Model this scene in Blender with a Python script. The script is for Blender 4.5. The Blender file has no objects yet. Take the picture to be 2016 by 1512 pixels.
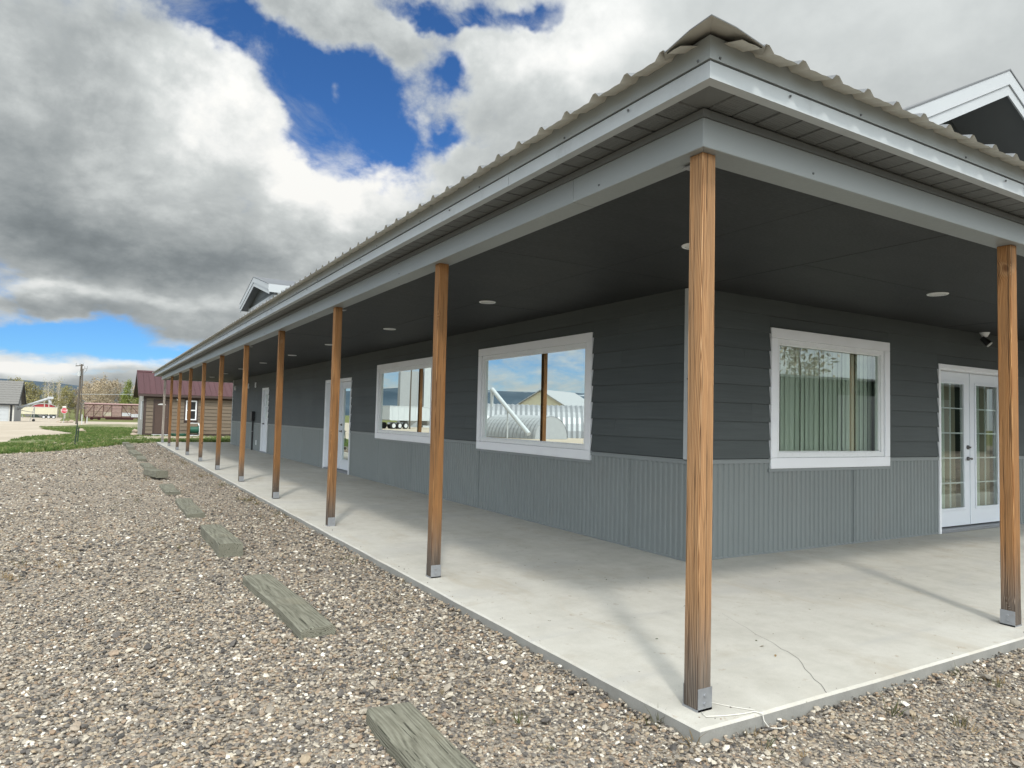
import bpy, bmesh, math, random
import numpy as np
from mathutils import Vector, Matrix
rnd = random.Random(7)
C = bpy.context.scene.collection
SC = bpy.context.scene
# ------------------------------------------------------------------ camera
cam_d = bpy.data.cameras.new('camera'); cam = bpy.data.objects.new('camera', cam_d); C.objects.link(cam); SC.camera = cam
cam_d.sensor_fit = 'HORIZONTAL'; cam_d.sensor_width = 36.0; cam_d.lens = 1376.45/2016*36; cam_d.clip_start = .05; cam_d.clip_end = 30000
_yaw, _pit, _rol = .5375, .0501, .0245
_f = Vector((math.sin(_yaw)*math.cos(_pit), math.cos(_yaw)*math.cos(_pit), math.sin(_pit)))
_r = Vector((math.cos(_yaw), -math.sin(_yaw), 0)); _u = _r.cross(_f)
_r2 = _r*math.cos(_rol) + _u*math.sin(_rol); _u2 = _u*math.cos(_rol) - _r*math.sin(_rol)
CAM = Vector((-2.345, -2.251, 1.42))
cam.matrix_world = Matrix(((_r2.x, _u2.x, -_f.x, CAM.x), (_r2.y, _u2.y, -_f.y, CAM.y), (_r2.z, _u2.z, -_f.z, CAM.z), (0, 0, 0, 1)))
SC.render.resolution_x = 1024; SC.render.resolution_y = 768
SC.view_settings.view_transform = 'Standard'; SC.view_settings.look = 'None'; SC.view_settings.gamma = 1
SC.view_settings.use_curve_mapping = False; SC.view_settings.exposure = 0.42
SC.cycles.max_bounces = 8; SC.cycles.diffuse_bounces = 4; SC.cycles.transparent_max_bounces = 12

# ------------------------------------------------------------------ node helper
class V:
    """a socket with arithmetic"""
    def __init__(s, nt, so): s.nt, s.so = nt, so
    def _m(s, op, b=None, c=None, clamp=False):
        n = s.nt.nodes.new('ShaderNodeMath'); n.operation = op; n.use_clamp = clamp
        s.nt.links.new(s.so, n.inputs[0])
        for i, x in ((1, b), (2, c)):
            if x is None: continue
            if isinstance(x, V): s.nt.links.new(x.so, n.inputs[i])
            else: n.inputs[i].default_value = x
        return V(s.nt, n.outputs[0])
    def __add__(s, b): return s._m('ADD', b)
    __radd__ = __add__
    def __sub__(s, b): return s._m('SUBTRACT', b)
    def __rsub__(s, b): return (s*-1) + b
    def __mul__(s, b): return s._m('MULTIPLY', b)
    __rmul__ = __mul__
    def __truediv__(s, b): return s._m('DIVIDE', b)
    def __pow__(s, b): return s._m('POWER', b)
    def mn(s, b): return s._m('MINIMUM', b)
    def mx(s, b): return s._m('MAXIMUM', b)
    def fn(s, op, b=None, c=None): return s._m(op, b, c)
    def clamp(s): return s._m('ADD', 0.0, clamp=True)
    def smooth(s, a, b):
        if a > b: return 1 - s.smooth(b, a)
        n = s.nt.nodes.new('ShaderNodeMapRange'); n.interpolation_type = 'SMOOTHSTEP'
        s.nt.links.new(s.so, n.inputs[0]); n.inputs[1].default_value = a; n.inputs[2].default_value = b
        return V(s.nt, n.outputs[0])
    def lin(s, a, b, c, d):
        n = s.nt.nodes.new('ShaderNodeMapRange')
        s.nt.links.new(s.so, n.inputs[0])
        for i, x in enumerate((a, b, c, d)): n.inputs[i+1].default_value = x
        return V(s.nt, n.outputs[0])
class NT:
    def __init__(s, nt): s.nt = nt
    def node(s, t, **kw):
        n = s.nt.nodes.new(t)
        for k, v in kw.items(): setattr(n, k, v)
        return n
    def lk(s, a, b): s.nt.links.new(a.so if isinstance(a, V) else a, b)
    def sep(s, vec):
        n = s.node('ShaderNodeSeparateXYZ'); s.lk(vec, n.inputs[0]); return [V(s.nt, o) for o in n.outputs]
    def comb(s, x, y, z):
        n = s.node('ShaderNodeCombineXYZ')
        for i, q in enumerate((x, y, z)):
            if isinstance(q, V): s.lk(q, n.inputs[i])
            else: n.inputs[i].default_value = q
        return V(s.nt, n.outputs[0])
    def noise(s, vec, scale=5, detail=4, rough=.5, dist=0, lac=2.0, color=False):
        n = s.node('ShaderNodeTexNoise'); s.lk(vec, n.inputs['Vector'])
        n.inputs['Scale'].default_value = scale; n.inputs['Detail'].default_value = detail
        n.inputs['Roughness'].default_value = rough; n.inputs['Distortion'].default_value = dist; n.inputs['Lacunarity'].default_value = lac
        return V(s.nt, n.outputs[1 if color else 0])
    def voro(s, vec, scale=5, feature='F1', out='Distance', rand=1.0):
        n = s.node('ShaderNodeTexVoronoi', feature=feature); s.lk(vec, n.inputs['Vector']); n.inputs['Scale'].default_value = scale
        n.inputs['Randomness'].default_value = rand
        return V(s.nt, n.outputs[out])
    def mix(s, f, a, b, mode='MIX'):
        n = s.node('ShaderNodeMix', data_type='RGBA', blend_type=mode)
        if isinstance(f, V): s.lk(f, n.inputs[0])
        else: n.inputs[0].default_value = f
        for i, q in ((6, a), (7, b)):
            if isinstance(q, V): s.lk(q, n.inputs[i])
            else: n.inputs[i].default_value = (*q, 1) if len(q) == 3 else q
        return V(s.nt, n.outputs[2])
    def ramp(s, f, stops):
        n = s.node('ShaderNodeValToRGB'); s.lk(f, n.inputs[0]); e = n.color_ramp.elements
        while len(e) < len(stops): e.new(.5)
        for q, (p, c) in zip(e, stops): q.position = p; q.color = (*c, 1)
        return V(s.nt, n.outputs[0])
    def vmath(s, op, a, b=None, scale=None):
        n = s.node('ShaderNodeVectorMath', operation=op); s.lk(a, n.inputs[0])
        if isinstance(b, V): s.lk(b, n.inputs[1])
        elif b is not None: n.inputs[1].default_value = b
        if scale is not None: n.inputs['Scale'].default_value = scale
        return V(s.nt, n.outputs['Value' if op in ('LENGTH', 'DOT_PRODUCT', 'DISTANCE') else 'Vector'])

# ------------------------------------------------------------------ sun and sky
SUN_EL = math.radians(47.5)
SUN_H = Vector((-.45, -.893, 0)).normalized()
SUN_DIR = Vector((SUN_H.x*math.cos(SUN_EL), SUN_H.y*math.cos(SUN_EL), math.sin(SUN_EL)))
sun_d = bpy.data.lights.new('sun', 'SUN'); sun_d.energy = 1.45; sun_d.angle = math.radians(5.0); sun_d.color = (1, .95, .87)
sun = bpy.data.objects.new('sun', sun_d); C.objects.link(sun)
sun.rotation_euler = SUN_DIR.to_track_quat('Z', 'Y').to_euler()

# cloud masses: azimuth, elevation, half widths, turn, cover, brightness
BLOBS=[
 (0.034, 0.491, 0.0581, 0.0234, -0.42, -0.7, 0.0),(0.104, 0.475, 0.0677, 0.0274, -0.4, -0.98, 0),(0.193, 0.428, 0.058, 0.0331, -0.62, -1.02, 0),
 (0.277, 0.373, 0.0767, 0.043, -0.58, -0.95, 0),(0.23, 0.344, 0.048, 0.0349, 0.13, -0.7, 0),(0.336, 0.407, 0.056, 0.0408, -0.42, -0.9, 0),
 (0.326, 0.47, 0.0384, 0.0327, -0.93, -0.55, 0),(0.26, 0.45, 0.0377, 0.0238, 0.14, -0.45, 0),(0.262, 0.411, 0.0319, 0.0184, -0.74, 0.55, 0.02),
 (0.298, 0.387, 0.0235, 0.0252, -0.24, 0.35, 0.02),(0.153, 0.451, 0.0236, 0.0126, -0.5, 0.3, 0),(0.443, 0.546, 0.0699, 0.0146, 0.07, -1.05, 0),
 (0.581, 0.547, 0.0382, 0.0158, -0.01, -0.9, 0),(0.434, 0.48, 0.0262, 0.0216, -0.63, -0.85, 0),(0.44, 0.386, 0.0218, 0.0194, -0.64, -0.8, 0),
 (0.355, 0.361, 0.0337, 0.026, 0.09, -0.5, 0),(0.257, 0.513, 0.1069, 0.0403, 0.02, 1.05, 0.08),(0.343, 0.492, 0.0383, 0.0351, 0.11, 0.3, 0.0),
 (-0.038, 0.09, 0.1186, 0.0158, 0.14, -1.0, 0.1),(0.072, 0.073, 0.0818, 0.0117, 0.06, -0.5, 0.1),(-0.069, 0.097, 0.0297, 0.0107, 0.1, -0.35, 0),
 (0.095, 0.417, 0.0377, 0.0344, -0.49, 0.55, 0.36),(0.076, 0.366, 0.0455, 0.0412, 0.2, 0.3, 0.26),(0.141, 0.372, 0.0479, 0.0483, -0.52, 0.42, 0.25),
 (0.195, 0.327, 0.0472, 0.0349, -0.56, 0.45, 0.26),(0.05, 0.302, 0.0619, 0.0422, 0.18, 0.2, 0.08),(0.246, 0.304, 0.0586, 0.0326, -0.24, 0.45, 0.3),
 (0.307, 0.324, 0.0601, 0.0394, 0.1, 0.3, 0.24),(0.254, 0.259, 0.0859, 0.0401, 0.1, 0.2, 0.14),(-0.075, 0.226, 0.0736, 0.0403, 0.18, 0.3, -0.1),
 (-0.043, 0.184, 0.0872, 0.0448, 0.15, 0.3, -0.33),(0.072, 0.212, 0.0988, 0.0506, 0.13, 0.3, -0.24),(0.133, 0.187, 0.0923, 0.0394, 0.1, 0.3, -0.18),
 (-0.098, 0.272, 0.0665, 0.0557, 0.22, 0.3, -0.1),(-0.029, 0.316, 0.0619, 0.0571, 0.22, 0.3, -0.06),(-0.039, 0.408, 0.0903, 0.0748, 0.28, 0.4, -0.06),
 (0.029, 0.14, 0.1285, 0.0088, 0.03, 0.2, 0.26),(-0.071, 0.137, 0.0593, 0.0083, 0.23, 0.1, 0.26),(-0.045, 0.117, 0.0819, 0.0091, 0.05, 0.3, -0.2),
 (0.118, 0.123, 0.1097, 0.0145, -0.02, 0.3, -0.08),(0.077, 0.103, 0.088, 0.0117, -0.03, 0.4, -0.2),(0.179, 0.151, 0.0511, 0.0168, 0.08, 0.2, 0.06),
 (-0.086, 0.051, 0.0531, 0.0153, -0.14, 0.6, 0.45),(-0.041, 0.033, 0.0718, 0.011, 0.1, 0.5, -0.04),(0.034, 0.036, 0.0673, 0.0127, 0.05, 0.45, -0.16),
 (-0.05, 0.021, 0.0861, 0.0085, 0.04, 0.3, -0.22),(-0.031, 0.046, 0.1247, 0.0043, 0.01, -0.55, 0),(-0.067, 0.058, 0.0298, 0.006, 0.07, -0.4, 0),
 (0.005, 0.058, 0.087, 0.0063, 0.06, 0.2, 0.35),(0.638, 0.495, 0.0778, 0.0445, -0.03, 0.5, 0.34),(0.508, 0.503, 0.0751, 0.0354, 0.03, 0.45, 0.22),
 (0.522, 0.409, 0.1225, 0.0704, 0.03, 0.25, 0.06),(0.396, 0.434, 0.0465, 0.0373, 0.08, 0.0, 0.04),(0.378, 0.336, 0.0751, 0.0463, 0.07, 0.2, 0.2),
 (0.704, 0.533, 0.0563, 0.034, -0.07, 0.3, 0.14),(0.191, 0.172, 0.0772, 0.0404, 0.09, 0.6, 0.0),(0.296, 0.242, 0.0812, 0.0545, 0.08, 0.4, 0.0),
 (0.88, 0.229, 0.443, 0.173, -0.06, 0.5, 0.0),(0.023, 0.04, 0.1108, 0.0089, 0.05, 0.4, 0.06),(0.775, 0.511, 0.0739, 0.0343, -0.1, 0.3, 0.02),
 (0.974, 0.475, 0.1822, 0.127, -0.19, 0.5, 0.1),(0.879, 0.437, 0.0901, 0.0355, -0.48, 0.2, 0.12),(1.09, 0.463, 0.1241, 0.0315, -0.25, 0.3, 0.05),
]
world = bpy.data.worlds.new('World'); SC.world = world; world.use_nodes = True
W = NT(world.node_tree); world.node_tree.nodes.clear()
def build_sky():
    tc = W.node('ShaderNodeTexCoord')
    D = V(W.nt, tc.outputs['Generated'])
    n0 = W.vmath('NORMALIZE', D)
    x, y, z = W.sep(n0)
    # flattened towards the horizon, as layers of cloud seen edge-on are
    P = W.comb(x, y, z + (1 - (z.mx(0)*-6).fn('EXPONENT'))*.35)
    w1 = W.vmath('SUBTRACT', W.noise(P, 3.2, 5, .55, color=True), (.5, .5, .5))
    w2 = W.vmath('SUBTRACT', W.noise(P, 13, 4, .6, color=True), (.5, .5, .5))
    wz = W.vmath('ADD', W.vmath('SCALE', w1, scale=.16), W.vmath('SCALE', w2, scale=.055))
    fl = (z.smooth(.0, .28))*.8 + .2
    wx_, wy_, wz_ = W.sep(wz)
    xx, yy, zz = x + wx_, y + wy_, z + wz_*fl
    az = xx.fn('ARCTAN2', yy); el = zz.mn(.999).mx(-.2).fn('ARCSINE')
    cov = bri = None
    for a0, e0, sa, se, th, c, b in BLOBS:
        ca = math.cos(e0)
        da = (az - a0)*ca; de = el - e0
        p = (da*(math.cos(th)/sa)) + de*(math.sin(th)/sa)
        q = (da*(-math.sin(th)/se)) + de*(math.cos(th)/se)
        g = ((p*p + q*q)*-1).fn('EXPONENT')
        if c: cov = g*c if cov is None else g.fn('MULTIPLY_ADD', c, cov)
        if b: bri = g*b if bri is None else g.fn('MULTIPLY_ADD', b, bri)
    f1 = W.noise(P, 4.2, 10, .58, .2)
    f2 = W.noise(W.vmath('ADD', P, tuple(.03*v for v in SUN_DIR)), 4.2, 10, .58, .2)
    big = W.noise(P, 1.6, 3, .5)
    fine = W.noise(P, 15, 9, .62)
    bil = ((W.noise(P, 7.5, 6, .55, .3) - .5).fn('ABSOLUTE')*5).mn(1.0)
    bil2 = ((W.noise(P, 19, 5, .6) - .5).fn('ABSOLUTE')*5).mn(1.0)
    calm = az.smooth(.85, .35)*.72 + .28                # the cloud to the right is a smoother sheet
    density = cov + .66 + ((f1 - .5)*1.3 + (fine - .5)*.75 + (bil - .4)*.35 + (bil2 - .4)*.18)*calm + (big - .5)*.4
    alpha = density.smooth(.14, .86)
    wisp = W.noise(P, 5.5, 10, .62, .5).smooth(.46, .70)*.72
    alpha = alpha + (1 - alpha)*wisp*(z.smooth(.10, .25))
    light = bri + .57 + ((f1 - f2)*.9 + (fine - .5)*.22 + (f1 - .5)*.15 + (bil - .4)*.11 + (bil2 - .4)*.08)*calm + (big - .5)*.2
    # thin rims let more light through
    light = light + (1 - density.smooth(.5, 1.0))*.10
    cloud = W.ramp(light.clamp(), [(0, (.15, .175, .19)), (.25, (.25, .282, .30)), (.5, (.41, .445, .46)), (.72, (.62, .66, .67)), (.9, (.86, .885, .89)), (1, (.97, .98, .97))])
    # cloud brightens towards the veiled sun, with extra glow added to lift porch shade
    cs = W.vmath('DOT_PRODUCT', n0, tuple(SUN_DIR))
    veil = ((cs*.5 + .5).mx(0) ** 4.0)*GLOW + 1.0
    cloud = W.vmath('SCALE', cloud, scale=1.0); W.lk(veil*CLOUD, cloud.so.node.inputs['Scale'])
    cloud = W.vmath('MULTIPLY', cloud, (1.015, 1.0, .975))
    sky = W.node('ShaderNodeTexSky', sky_type='NISHITA'); sky.sun_disc = False
    sky.sun_elevation = SUN_EL; sky.sun_rotation = math.atan2(SUN_DIR.x, SUN_DIR.y); sky.altitude = 1200; sky.air_density = 1.0; sky.dust_density = .4; sky.ozone_density = 2.0
    blue = W.vmath('MULTIPLY', V(W.nt, sky.outputs[0]), (SKYM[0], SKYM[1], SKYM[2]))
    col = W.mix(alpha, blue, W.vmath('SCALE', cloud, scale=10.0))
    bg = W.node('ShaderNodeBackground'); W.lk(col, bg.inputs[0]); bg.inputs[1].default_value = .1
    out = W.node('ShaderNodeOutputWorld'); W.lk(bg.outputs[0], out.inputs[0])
SKYM = (.32, .60, .92)
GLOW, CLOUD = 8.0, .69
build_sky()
world.cycles.sampling_method = 'MANUAL'; world.cycles.sample_map_resolution = 512

# ------------------------------------------------------------------ materials
def mat(name, build):
    m = bpy.data.materials.new(name); m.use_nodes = True
    t = NT(m.node_tree); t.nt.nodes.clear()
    out = t.node('ShaderNodeOutputMaterial'); b = t.node('ShaderNodeBsdfPrincipled')
    t.lk(b.outputs[0], out.inputs[0]); t.b = b; t.out = out
    tc = t.node('ShaderNodeTexCoord'); t.obj = V(t.nt, tc.outputs['Object'])
    oi = t.node('ShaderNodeObjectInfo'); t.rand = V(t.nt, oi.outputs['Random']); t.ocol = V(t.nt, oi.outputs['Color'])
    geo = t.node('ShaderNodeNewGeometry'); t.pos = V(t.nt, geo.outputs['Position']); t.back = V(t.nt, geo.outputs['Backfacing'])
    t.island = V(t.nt, geo.outputs['Random Per Island'])
    build(t, b); return m
def setp(t, b, col=None, rough=None, metal=None, spec=None, bump=None, dist=.01, strength=1.0):
    for k, v in (('Base Color', col), ('Roughness', rough), ('Metallic', metal), ('Specular IOR Level', spec)):
        if v is None: continue
        if isinstance(v, V): t.lk(v, b.inputs[k])
        elif k == 'Base Color': b.inputs[k].default_value = (*v, 1)
        else: b.inputs[k].default_value = v
    if bump is not None:
        n = t.node('ShaderNodeBump'); n.inputs['Strength'].default_value = strength; n.inputs['Distance'].default_value = dist
        t.lk(bump, n.inputs['Height']); t.lk(n.outputs[0], b.inputs['Normal'])
def paint(name, col, rough=.5, var=.12, scale=3, bump=0, spec=.4, metal=0, dirt=None, rnd_var=.0, stretch=(1, 1, 1)):
    """a painted surface: slight patchiness, fine grain, some grime"""
    def f(t, b):
        p = t.vmath('MULTIPLY', t.obj, stretch) if stretch != (1, 1, 1) else t.obj
        off = t.comb(t.rand*13, t.rand*7, t.rand*29); p = t.vmath('ADD', p, off)
        n = t.noise(p, scale, 6, .6); n2 = t.noise(p, scale*23, 3, .6)
        f_ = 1 + (n - .5)*2*var + (n2 - .5)*var
        if rnd_var: f_ = f_*(1 + (t.rand - .5)*2*rnd_var)
        c = t.vmath('SCALE', t.mix(0, col, col), scale=1.0); t.lk(f_, c.so.node.inputs['Scale'])
        if dirt:
            m = t.noise(p, scale*.7, 8, .65).smooth(.52, .75)
            c = t.mix(m*dirt[1], c, dirt[0])
        setp(t, b, c, n2.lin(.2, .8, rough - .08, rough + .08), metal, spec, n2 if bump else None, .002, bump)
    return mat(name, f)

def _concrete(t, b):
    p = t.pos
    n = t.noise(p, .55, 8, .6, .3); n2 = t.noise(p, 6, 8, .62); n3 = t.noise(p, 130, 3, .6)
    st = t.noise(t.vmath('MULTIPLY', p, (2.4, .35, 1)), 1.3, 7, .6, .6)
    c = t.ramp(n*.45 + n2*.35 + st*.2, [(.3, (.37, .352, .305)), (.5, (.485, .467, .415)), (.7, (.57, .555, .505))])
    stain = t.noise(p, 1.1, 9, .7, .5).smooth(.53, .66)
    c = t.mix(stain*.55, c, (.38, .345, .285))
    wet = t.noise(t.vmath('MULTIPLY', p, (.55, 2.0, 1)), .9, 8, .66, .5).smooth(.50, .64)
    c = t.mix(wet*.45, c, (.40, .39, .37))
    rust = t.noise(p, 9, 5, .7).smooth(.62, .70)
    c = t.mix(rust*.5, c, (.30, .23, .16))
    c = t.mix((n3 - .5).fn('ABSOLUTE')*1.5, c, (.27, .265, .25))
    speck = t.voro(p, 14).smooth(.10, .03)*t.noise(p, 2.1, 2).smooth(.55, .65)
    c = t.mix(speck*.7, c, (.13, .11, .08))
    drift = t.noise(t.vmath('MULTIPLY', p, (1.6, .5, 1)), 2.2, 9, .72, .8).smooth(.52, .62)*t.noise(p, .5, 3).smooth(.38, .56)
    c = t.mix(drift*.30, c, (.40, .34, .25))
    setp(t, b, c, .85, None, .25, n3 + n2*.8, .0015, .5)
M_concrete = mat('concrete', _concrete)
M_concside = paint('concrete_side', (.25, .245, .225), .9, .3, 5, .5, .2, dirt=((.20, .19, .165), .6))

STONE_RAMP = [(0, (0.057, 0.053, 0.049)), (.14, (0.115, 0.104, 0.094)), (.32, (0.196, 0.175, 0.148)), (.48, (0.266, 0.229, 0.183)), (.60, (0.343, 0.278, 0.196)), (.68, (0.262, 0.186, 0.127)), (.82, (0.348, 0.307, 0.249)), (.93, (0.455, 0.402, 0.318)), (1, (0.735, 0.702, 0.626))]
def _gravel(t, b):
    p = t.vmath('ADD', t.pos, t.vmath('SCALE', t.noise(t.pos, 40, 2, color=True), scale=.012))
    v = t.voro(p, 52, out='Color'); d = t.voro(p, 52)
    v2 = t.voro(p, 23, out='Color')
    s = t.sep(v)[0]*.72 + t.sep(v2)[1]*.28
    c = t.ramp(s, STONE_RAMP)
    big = t.noise(t.pos, .35, 6, .6)
    c = t.mix(d.smooth(.25, .75)*.55, c, (.12, .105, .09))
    sc = t.vmath('SCALE', c, scale=1.0); t.lk(big.lin(.3, .7, .95, 1.35), sc.so.node.inputs['Scale'])
    c = t.mix(t.noise(t.pos, 1.3, 6, .65).smooth(.6, .74)*.35, sc, (.12, .095, .06))
    setp(t, b, c, .9, None, .2, d*-1, .012, .9)
M_gravel = mat('gravel_bed', _gravel)
def _stone(t, b):
    c = t.ramp(t.rand, STONE_RAMP)
    n = t.noise(t.obj, 1.6, 4, .6)
    sc = t.vmath('SCALE', c, scale=1.0); t.lk(n.lin(.2, .8, .75, 1.2), sc.so.node.inputs['Scale'])
    setp(t, b, sc, .8, None, .3)
M_stone = mat('stone', _stone)
def _dirt(t, b):
    n = t.noise(t.pos, .12, 8, .62); n2 = t.noise(t.pos, 2.5, 8, .7)
    c = t.ramp(n*.6 + n2*.4, [(.3, (.30, .255, .20)), (.5, (.40, .345, .275)), (.68, (.50, .44, .36))])
    setp(t, b, c, .95, None, .1, n2, .02, .5)
M_dirt = mat('dirt_road', _dirt)
def _field(t, b):
    n = t.noise(t.pos, .05, 8, .65); n2 = t.noise(t.pos, 1.2, 6, .7)
    c = t.ramp(n*.6 + n2*.4, [(.3, (.07, .10, .03)), (.5, (.13, .14, .05)), (.7, (.24, .21, .12))])
    setp(t, b, c, .95, None, .1)
M_field = mat('field', _field)
def _lawn(t, b):
    n = t.noise(t.pos, .22, 7, .65); n2 = t.noise(t.pos, 3, 6, .7)
    c = t.ramp(n*.65 + n2*.35, [(.34, (.05, .085, .02)), (.46, (.085, .12, .035)), (.54, (.20, .185, .10)), (.66, (.33, .29, .21))])
    x, y, z = t.sep(t.pos)
    e = y - 32.3 - x.mn(0)*1.84
    strip = (((e - 8.2)/3.4)*((e - 8.2)/3.4)*-1).fn('EXPONENT')
    strip = strip*(x.smooth(-3.2, -1.2))
    c = t.mix(((strip*.5 + n2*1.5 + n*1.5 - 1.48)).smooth(-.05, .30), c, t.ramp(n2, [(.3, (.22, .185, .125)), (.7, (.40, .355, .27))]))
    setp(t, b, c, .95, None, .1)
M_lawn = mat('lawn', _lawn)
def _grass(t, b):
    c = t.ramp(t.rand, [(0, (.045, .085, .015)), (.4, (.075, .13, .025)), (.75, (.115, .165, .04)), (1, (.26, .24, .11))])
    setp(t, b, c, .6, None, .25)
M_grass = mat('grass_blade', _grass)
def _weed(t, b):
    c = t.ramp(t.rand, [(0, (.05, .07, .025)), (.5, (.12, .10, .05)), (1, (.26, .18, .09))])
    setp(t, b, c, .8, None, .1)
M_weed = mat('weed', _weed)

def _post(t, b):
    x, y, z = t.sep(t.obj)
    r1 = t.rand*20
    wob = t.noise(t.comb(x*4 + r1, y*4, z*1.1), 1, 3, .5)
    wob2 = t.noise(t.comb(x*9 + r1, y*9, z*2.6 + 5), 1.0, 2, .5)
    kn = t.voro(t.comb(x*5 + r1, y*5 + r1, z*4.2 + t.rand*9), 1.0) + (1 - t.noise(t.comb(z*1.6 + r1, x*2, y*2), 1, 1).smooth(.50, .55))*.6
    ox = x + .055 + t.rand*.03; oy = y + .05
    rr = (ox*ox + oy*oy).fn('SQRT') + (wob - .5)*.05 + (wob2 - .5)*.018 + (kn.smooth(.50, .08))*.022
    ring = ((rr*830) + (t.noise(t.comb(x*30, y*30, z*1.5), 1, 2)*2.0)).fn('SINE')*.5 + .5
    fib = t.noise(t.comb(x*260, y*260, z*5 + r1), 1, 3, .6)
    mid = t.noise(t.comb(x*22, y*22, z*1.2 + r1), 1, 4, .55)
    wthr = t.sep(t.ocol)[0]
    base = t.ramp(ring*.36 + fib*.40 + mid*.36 - .04, [(.22, (.15, .058, .018)), (.42, (.30, .135, .045)), (.62, (.43, .215, .080)), (.9, (.55, .32, .15))])
    base = t.mix(mid.smooth(.55, .72)*.45, base, (.20, .085, .03))
    knot = kn.smooth(.21, .10)
    base = t.mix(knot*.8, base, (.15, .06, .025))
    base = t.mix(kn.smooth(.34, .20)*(1 - knot)*.4, base, (.50, .31, .16))
    grey = t.ramp(ring*.5 + fib*.5, [(.2, (.05, .042, .036)), (.5, (.16, .14, .12)), (.8, (.30, .27, .235))])
    low = z + (fib - .5)*.35 + (mid - .5)*.3
    base = t.mix((wthr + (mid - .5)*.5).clamp(), base, t.ramp(ring*.55 + fib*.55 - .04, [(.2, (.19, .11, .058)), (.45, (.38, .235, .125)), (.8, (.56, .385, .235))]))
    base = t.mix(low.smooth(.62, .06)*.9, base, grey)
    base = t.mix(t.sep(t.ocol)[1], base, (.42, .40, .37))
    dk = t.vmath('SCALE', base, scale=1.0); t.lk((1 - t.sep(t.ocol)[2]*.55)*(1 - mid.smooth(.40, .60)*.22)*(1 - (low*-1).smooth(-.30, -.02)*.35), dk.so.node.inputs['Scale']); base = dk
    crk = t.noise(t.comb(x*120 + r1, y*120, z*1.4), 1, 2).smooth(.585, .64)*mid.smooth(.38, .52)
    base = t.mix(crk*.7, base, (.06, .035, .02))
    setp(t, b, base, .75, None, .25, ring*.5 + fib*.6 - crk*1.5 - knot*.4, .003, .8)
M_post = mat('post_wood', _post)
def _timber(t, b):
    x, y, z = t.sep(t.obj)
    r1 = t.rand*30
    wob = t.noise(t.comb(x*3 + r1, y*.9, z*3), 1, 3, .5)
    ox = x + .02; oz = z + .12 + t.rand*.05
    rr = (ox*ox + oz*oz).fn('SQRT') + (wob - .5)*.03
    ring = (rr*640).fn('SINE')*.5 + .5
    fib = t.noise(t.comb(x*160 + r1, y*4, z*160), 1, 3, .6)
    n = t.noise(t.obj, 5, 6, .65)
    c = t.ramp(ring*.12 + fib*.48 + n*.42, [(.3, (.075, .072, .055)), (.5, (.168, .163, .125)), (.7, (.255, .248, .197))])
    c = t.mix(t.noise(t.obj, 2.3, 5).smooth(.55, .7)*.4, c, (.21, .185, .13))
    crk = t.noise(t.comb(x*80 + r1, y*1.1, z*80), 1, 2).smooth(.615, .66)*n.smooth(.42, .55)
    c = t.mix(crk*.8, c, (.03, .03, .02))
    setp(t, b, c, .85, None, .2, ring*.3 + fib*.5 - crk*2, .005, .8)
M_timber = mat('timber', _timber)
def _siding(t, b):
    x, y, z = t.sep(t.pos)
    p = t.comb(x*1.2 + t.rand*9, y*1.2, z*38)
    g = t.noise(p, 1.3, 5, .6, .4); n = t.noise(t.pos, 1.2, 4)
    f_ = g.lin(.25, .75, .86, 1.14)*(1 + (t.rand - .5)*.14)*n.lin(.3, .7, .92, 1.08)
    c = t.vmath('SCALE', t.mix(0, (.068, .078, .078), (0, 0, 0)), scale=1.0); t.lk(f_, c.so.node.inputs['Scale'])
    setp(t, b, c, g.lin(.3, .7, .5, .62), None, .35, g, .003, .55)
M_siding = mat('siding_paint', _siding)
M_wain = paint('wainscot_metal', (.205, .226, .222), .42, .05, 2.5, 0, .45, rnd_var=.03, dirt=((.22, .215, .20), .25))
M_ledge = paint('ledge_trim', (.22, .24, .24), .45, .05, 4)
M_fascia = paint('fascia_metal', (.28, .305, .305), .38, .06, 3, .05, .5, rnd_var=.03, stretch=(1, 1, 1), dirt=((.15, .155, .15), .35))
M_fascia_lit = paint('fascia_metal_lit', (.40, .43, .44), .35, .08, 5, .05, .5, rnd_var=.03, dirt=((.20, .21, .21), .4))  # fascia paint lightened in colour for the light its slant catches
M_beam = paint('beam_metal', (.255, .278, .278), .42, .05, 2, .04, .45, rnd_var=.03)
M_soffit = paint('soffit_metal', (.13, .138, .136), .5, .08, 6, .1, .35, rnd_var=.06)
def _perf(t, b):
    x, y, z = t.sep(t.obj)
    n = t.noise(t.obj, 8, 4)
    # rows of small stamped vents
    u = (x*55).fn('FRACT') - .5; v = (y*26).fn('FRACT') - .5
    hole = (u.fn('ABSOLUTE').smooth(.30, .18))*(v.fn('ABSOLUTE').smooth(.40, .30))
    c = t.mix(hole*.45*t.noise(t.obj, 3.5, 2).smooth(.35, .6), (.13, .138, .136), (.04, .042, .042))
    setp(t, b, c, .5, None, .35, n - hole*1.5, .002, .6)
M_perf = mat('vented_soffit', _perf)
M_ceiling = paint('ceiling_paint', (.025, .027, .027), .6, .3, 1.4, .25, .3, stretch=(1, 3, 1), dirt=((.04, .042, .043), .5))
M_core = paint('sheathing', (.06, .06, .06), .8)
M_white = paint('white_trim', (.80, .81, .83), .42, .035, 3, .15, .45, dirt=((.58, .57, .54), .22))
M_vinyl = paint('white_vinyl', (.76, .77, .77), .3, .02, 3)
M_door = paint('door_paint', (.68, .71, .745), .38, .03, 3, .2)
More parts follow.
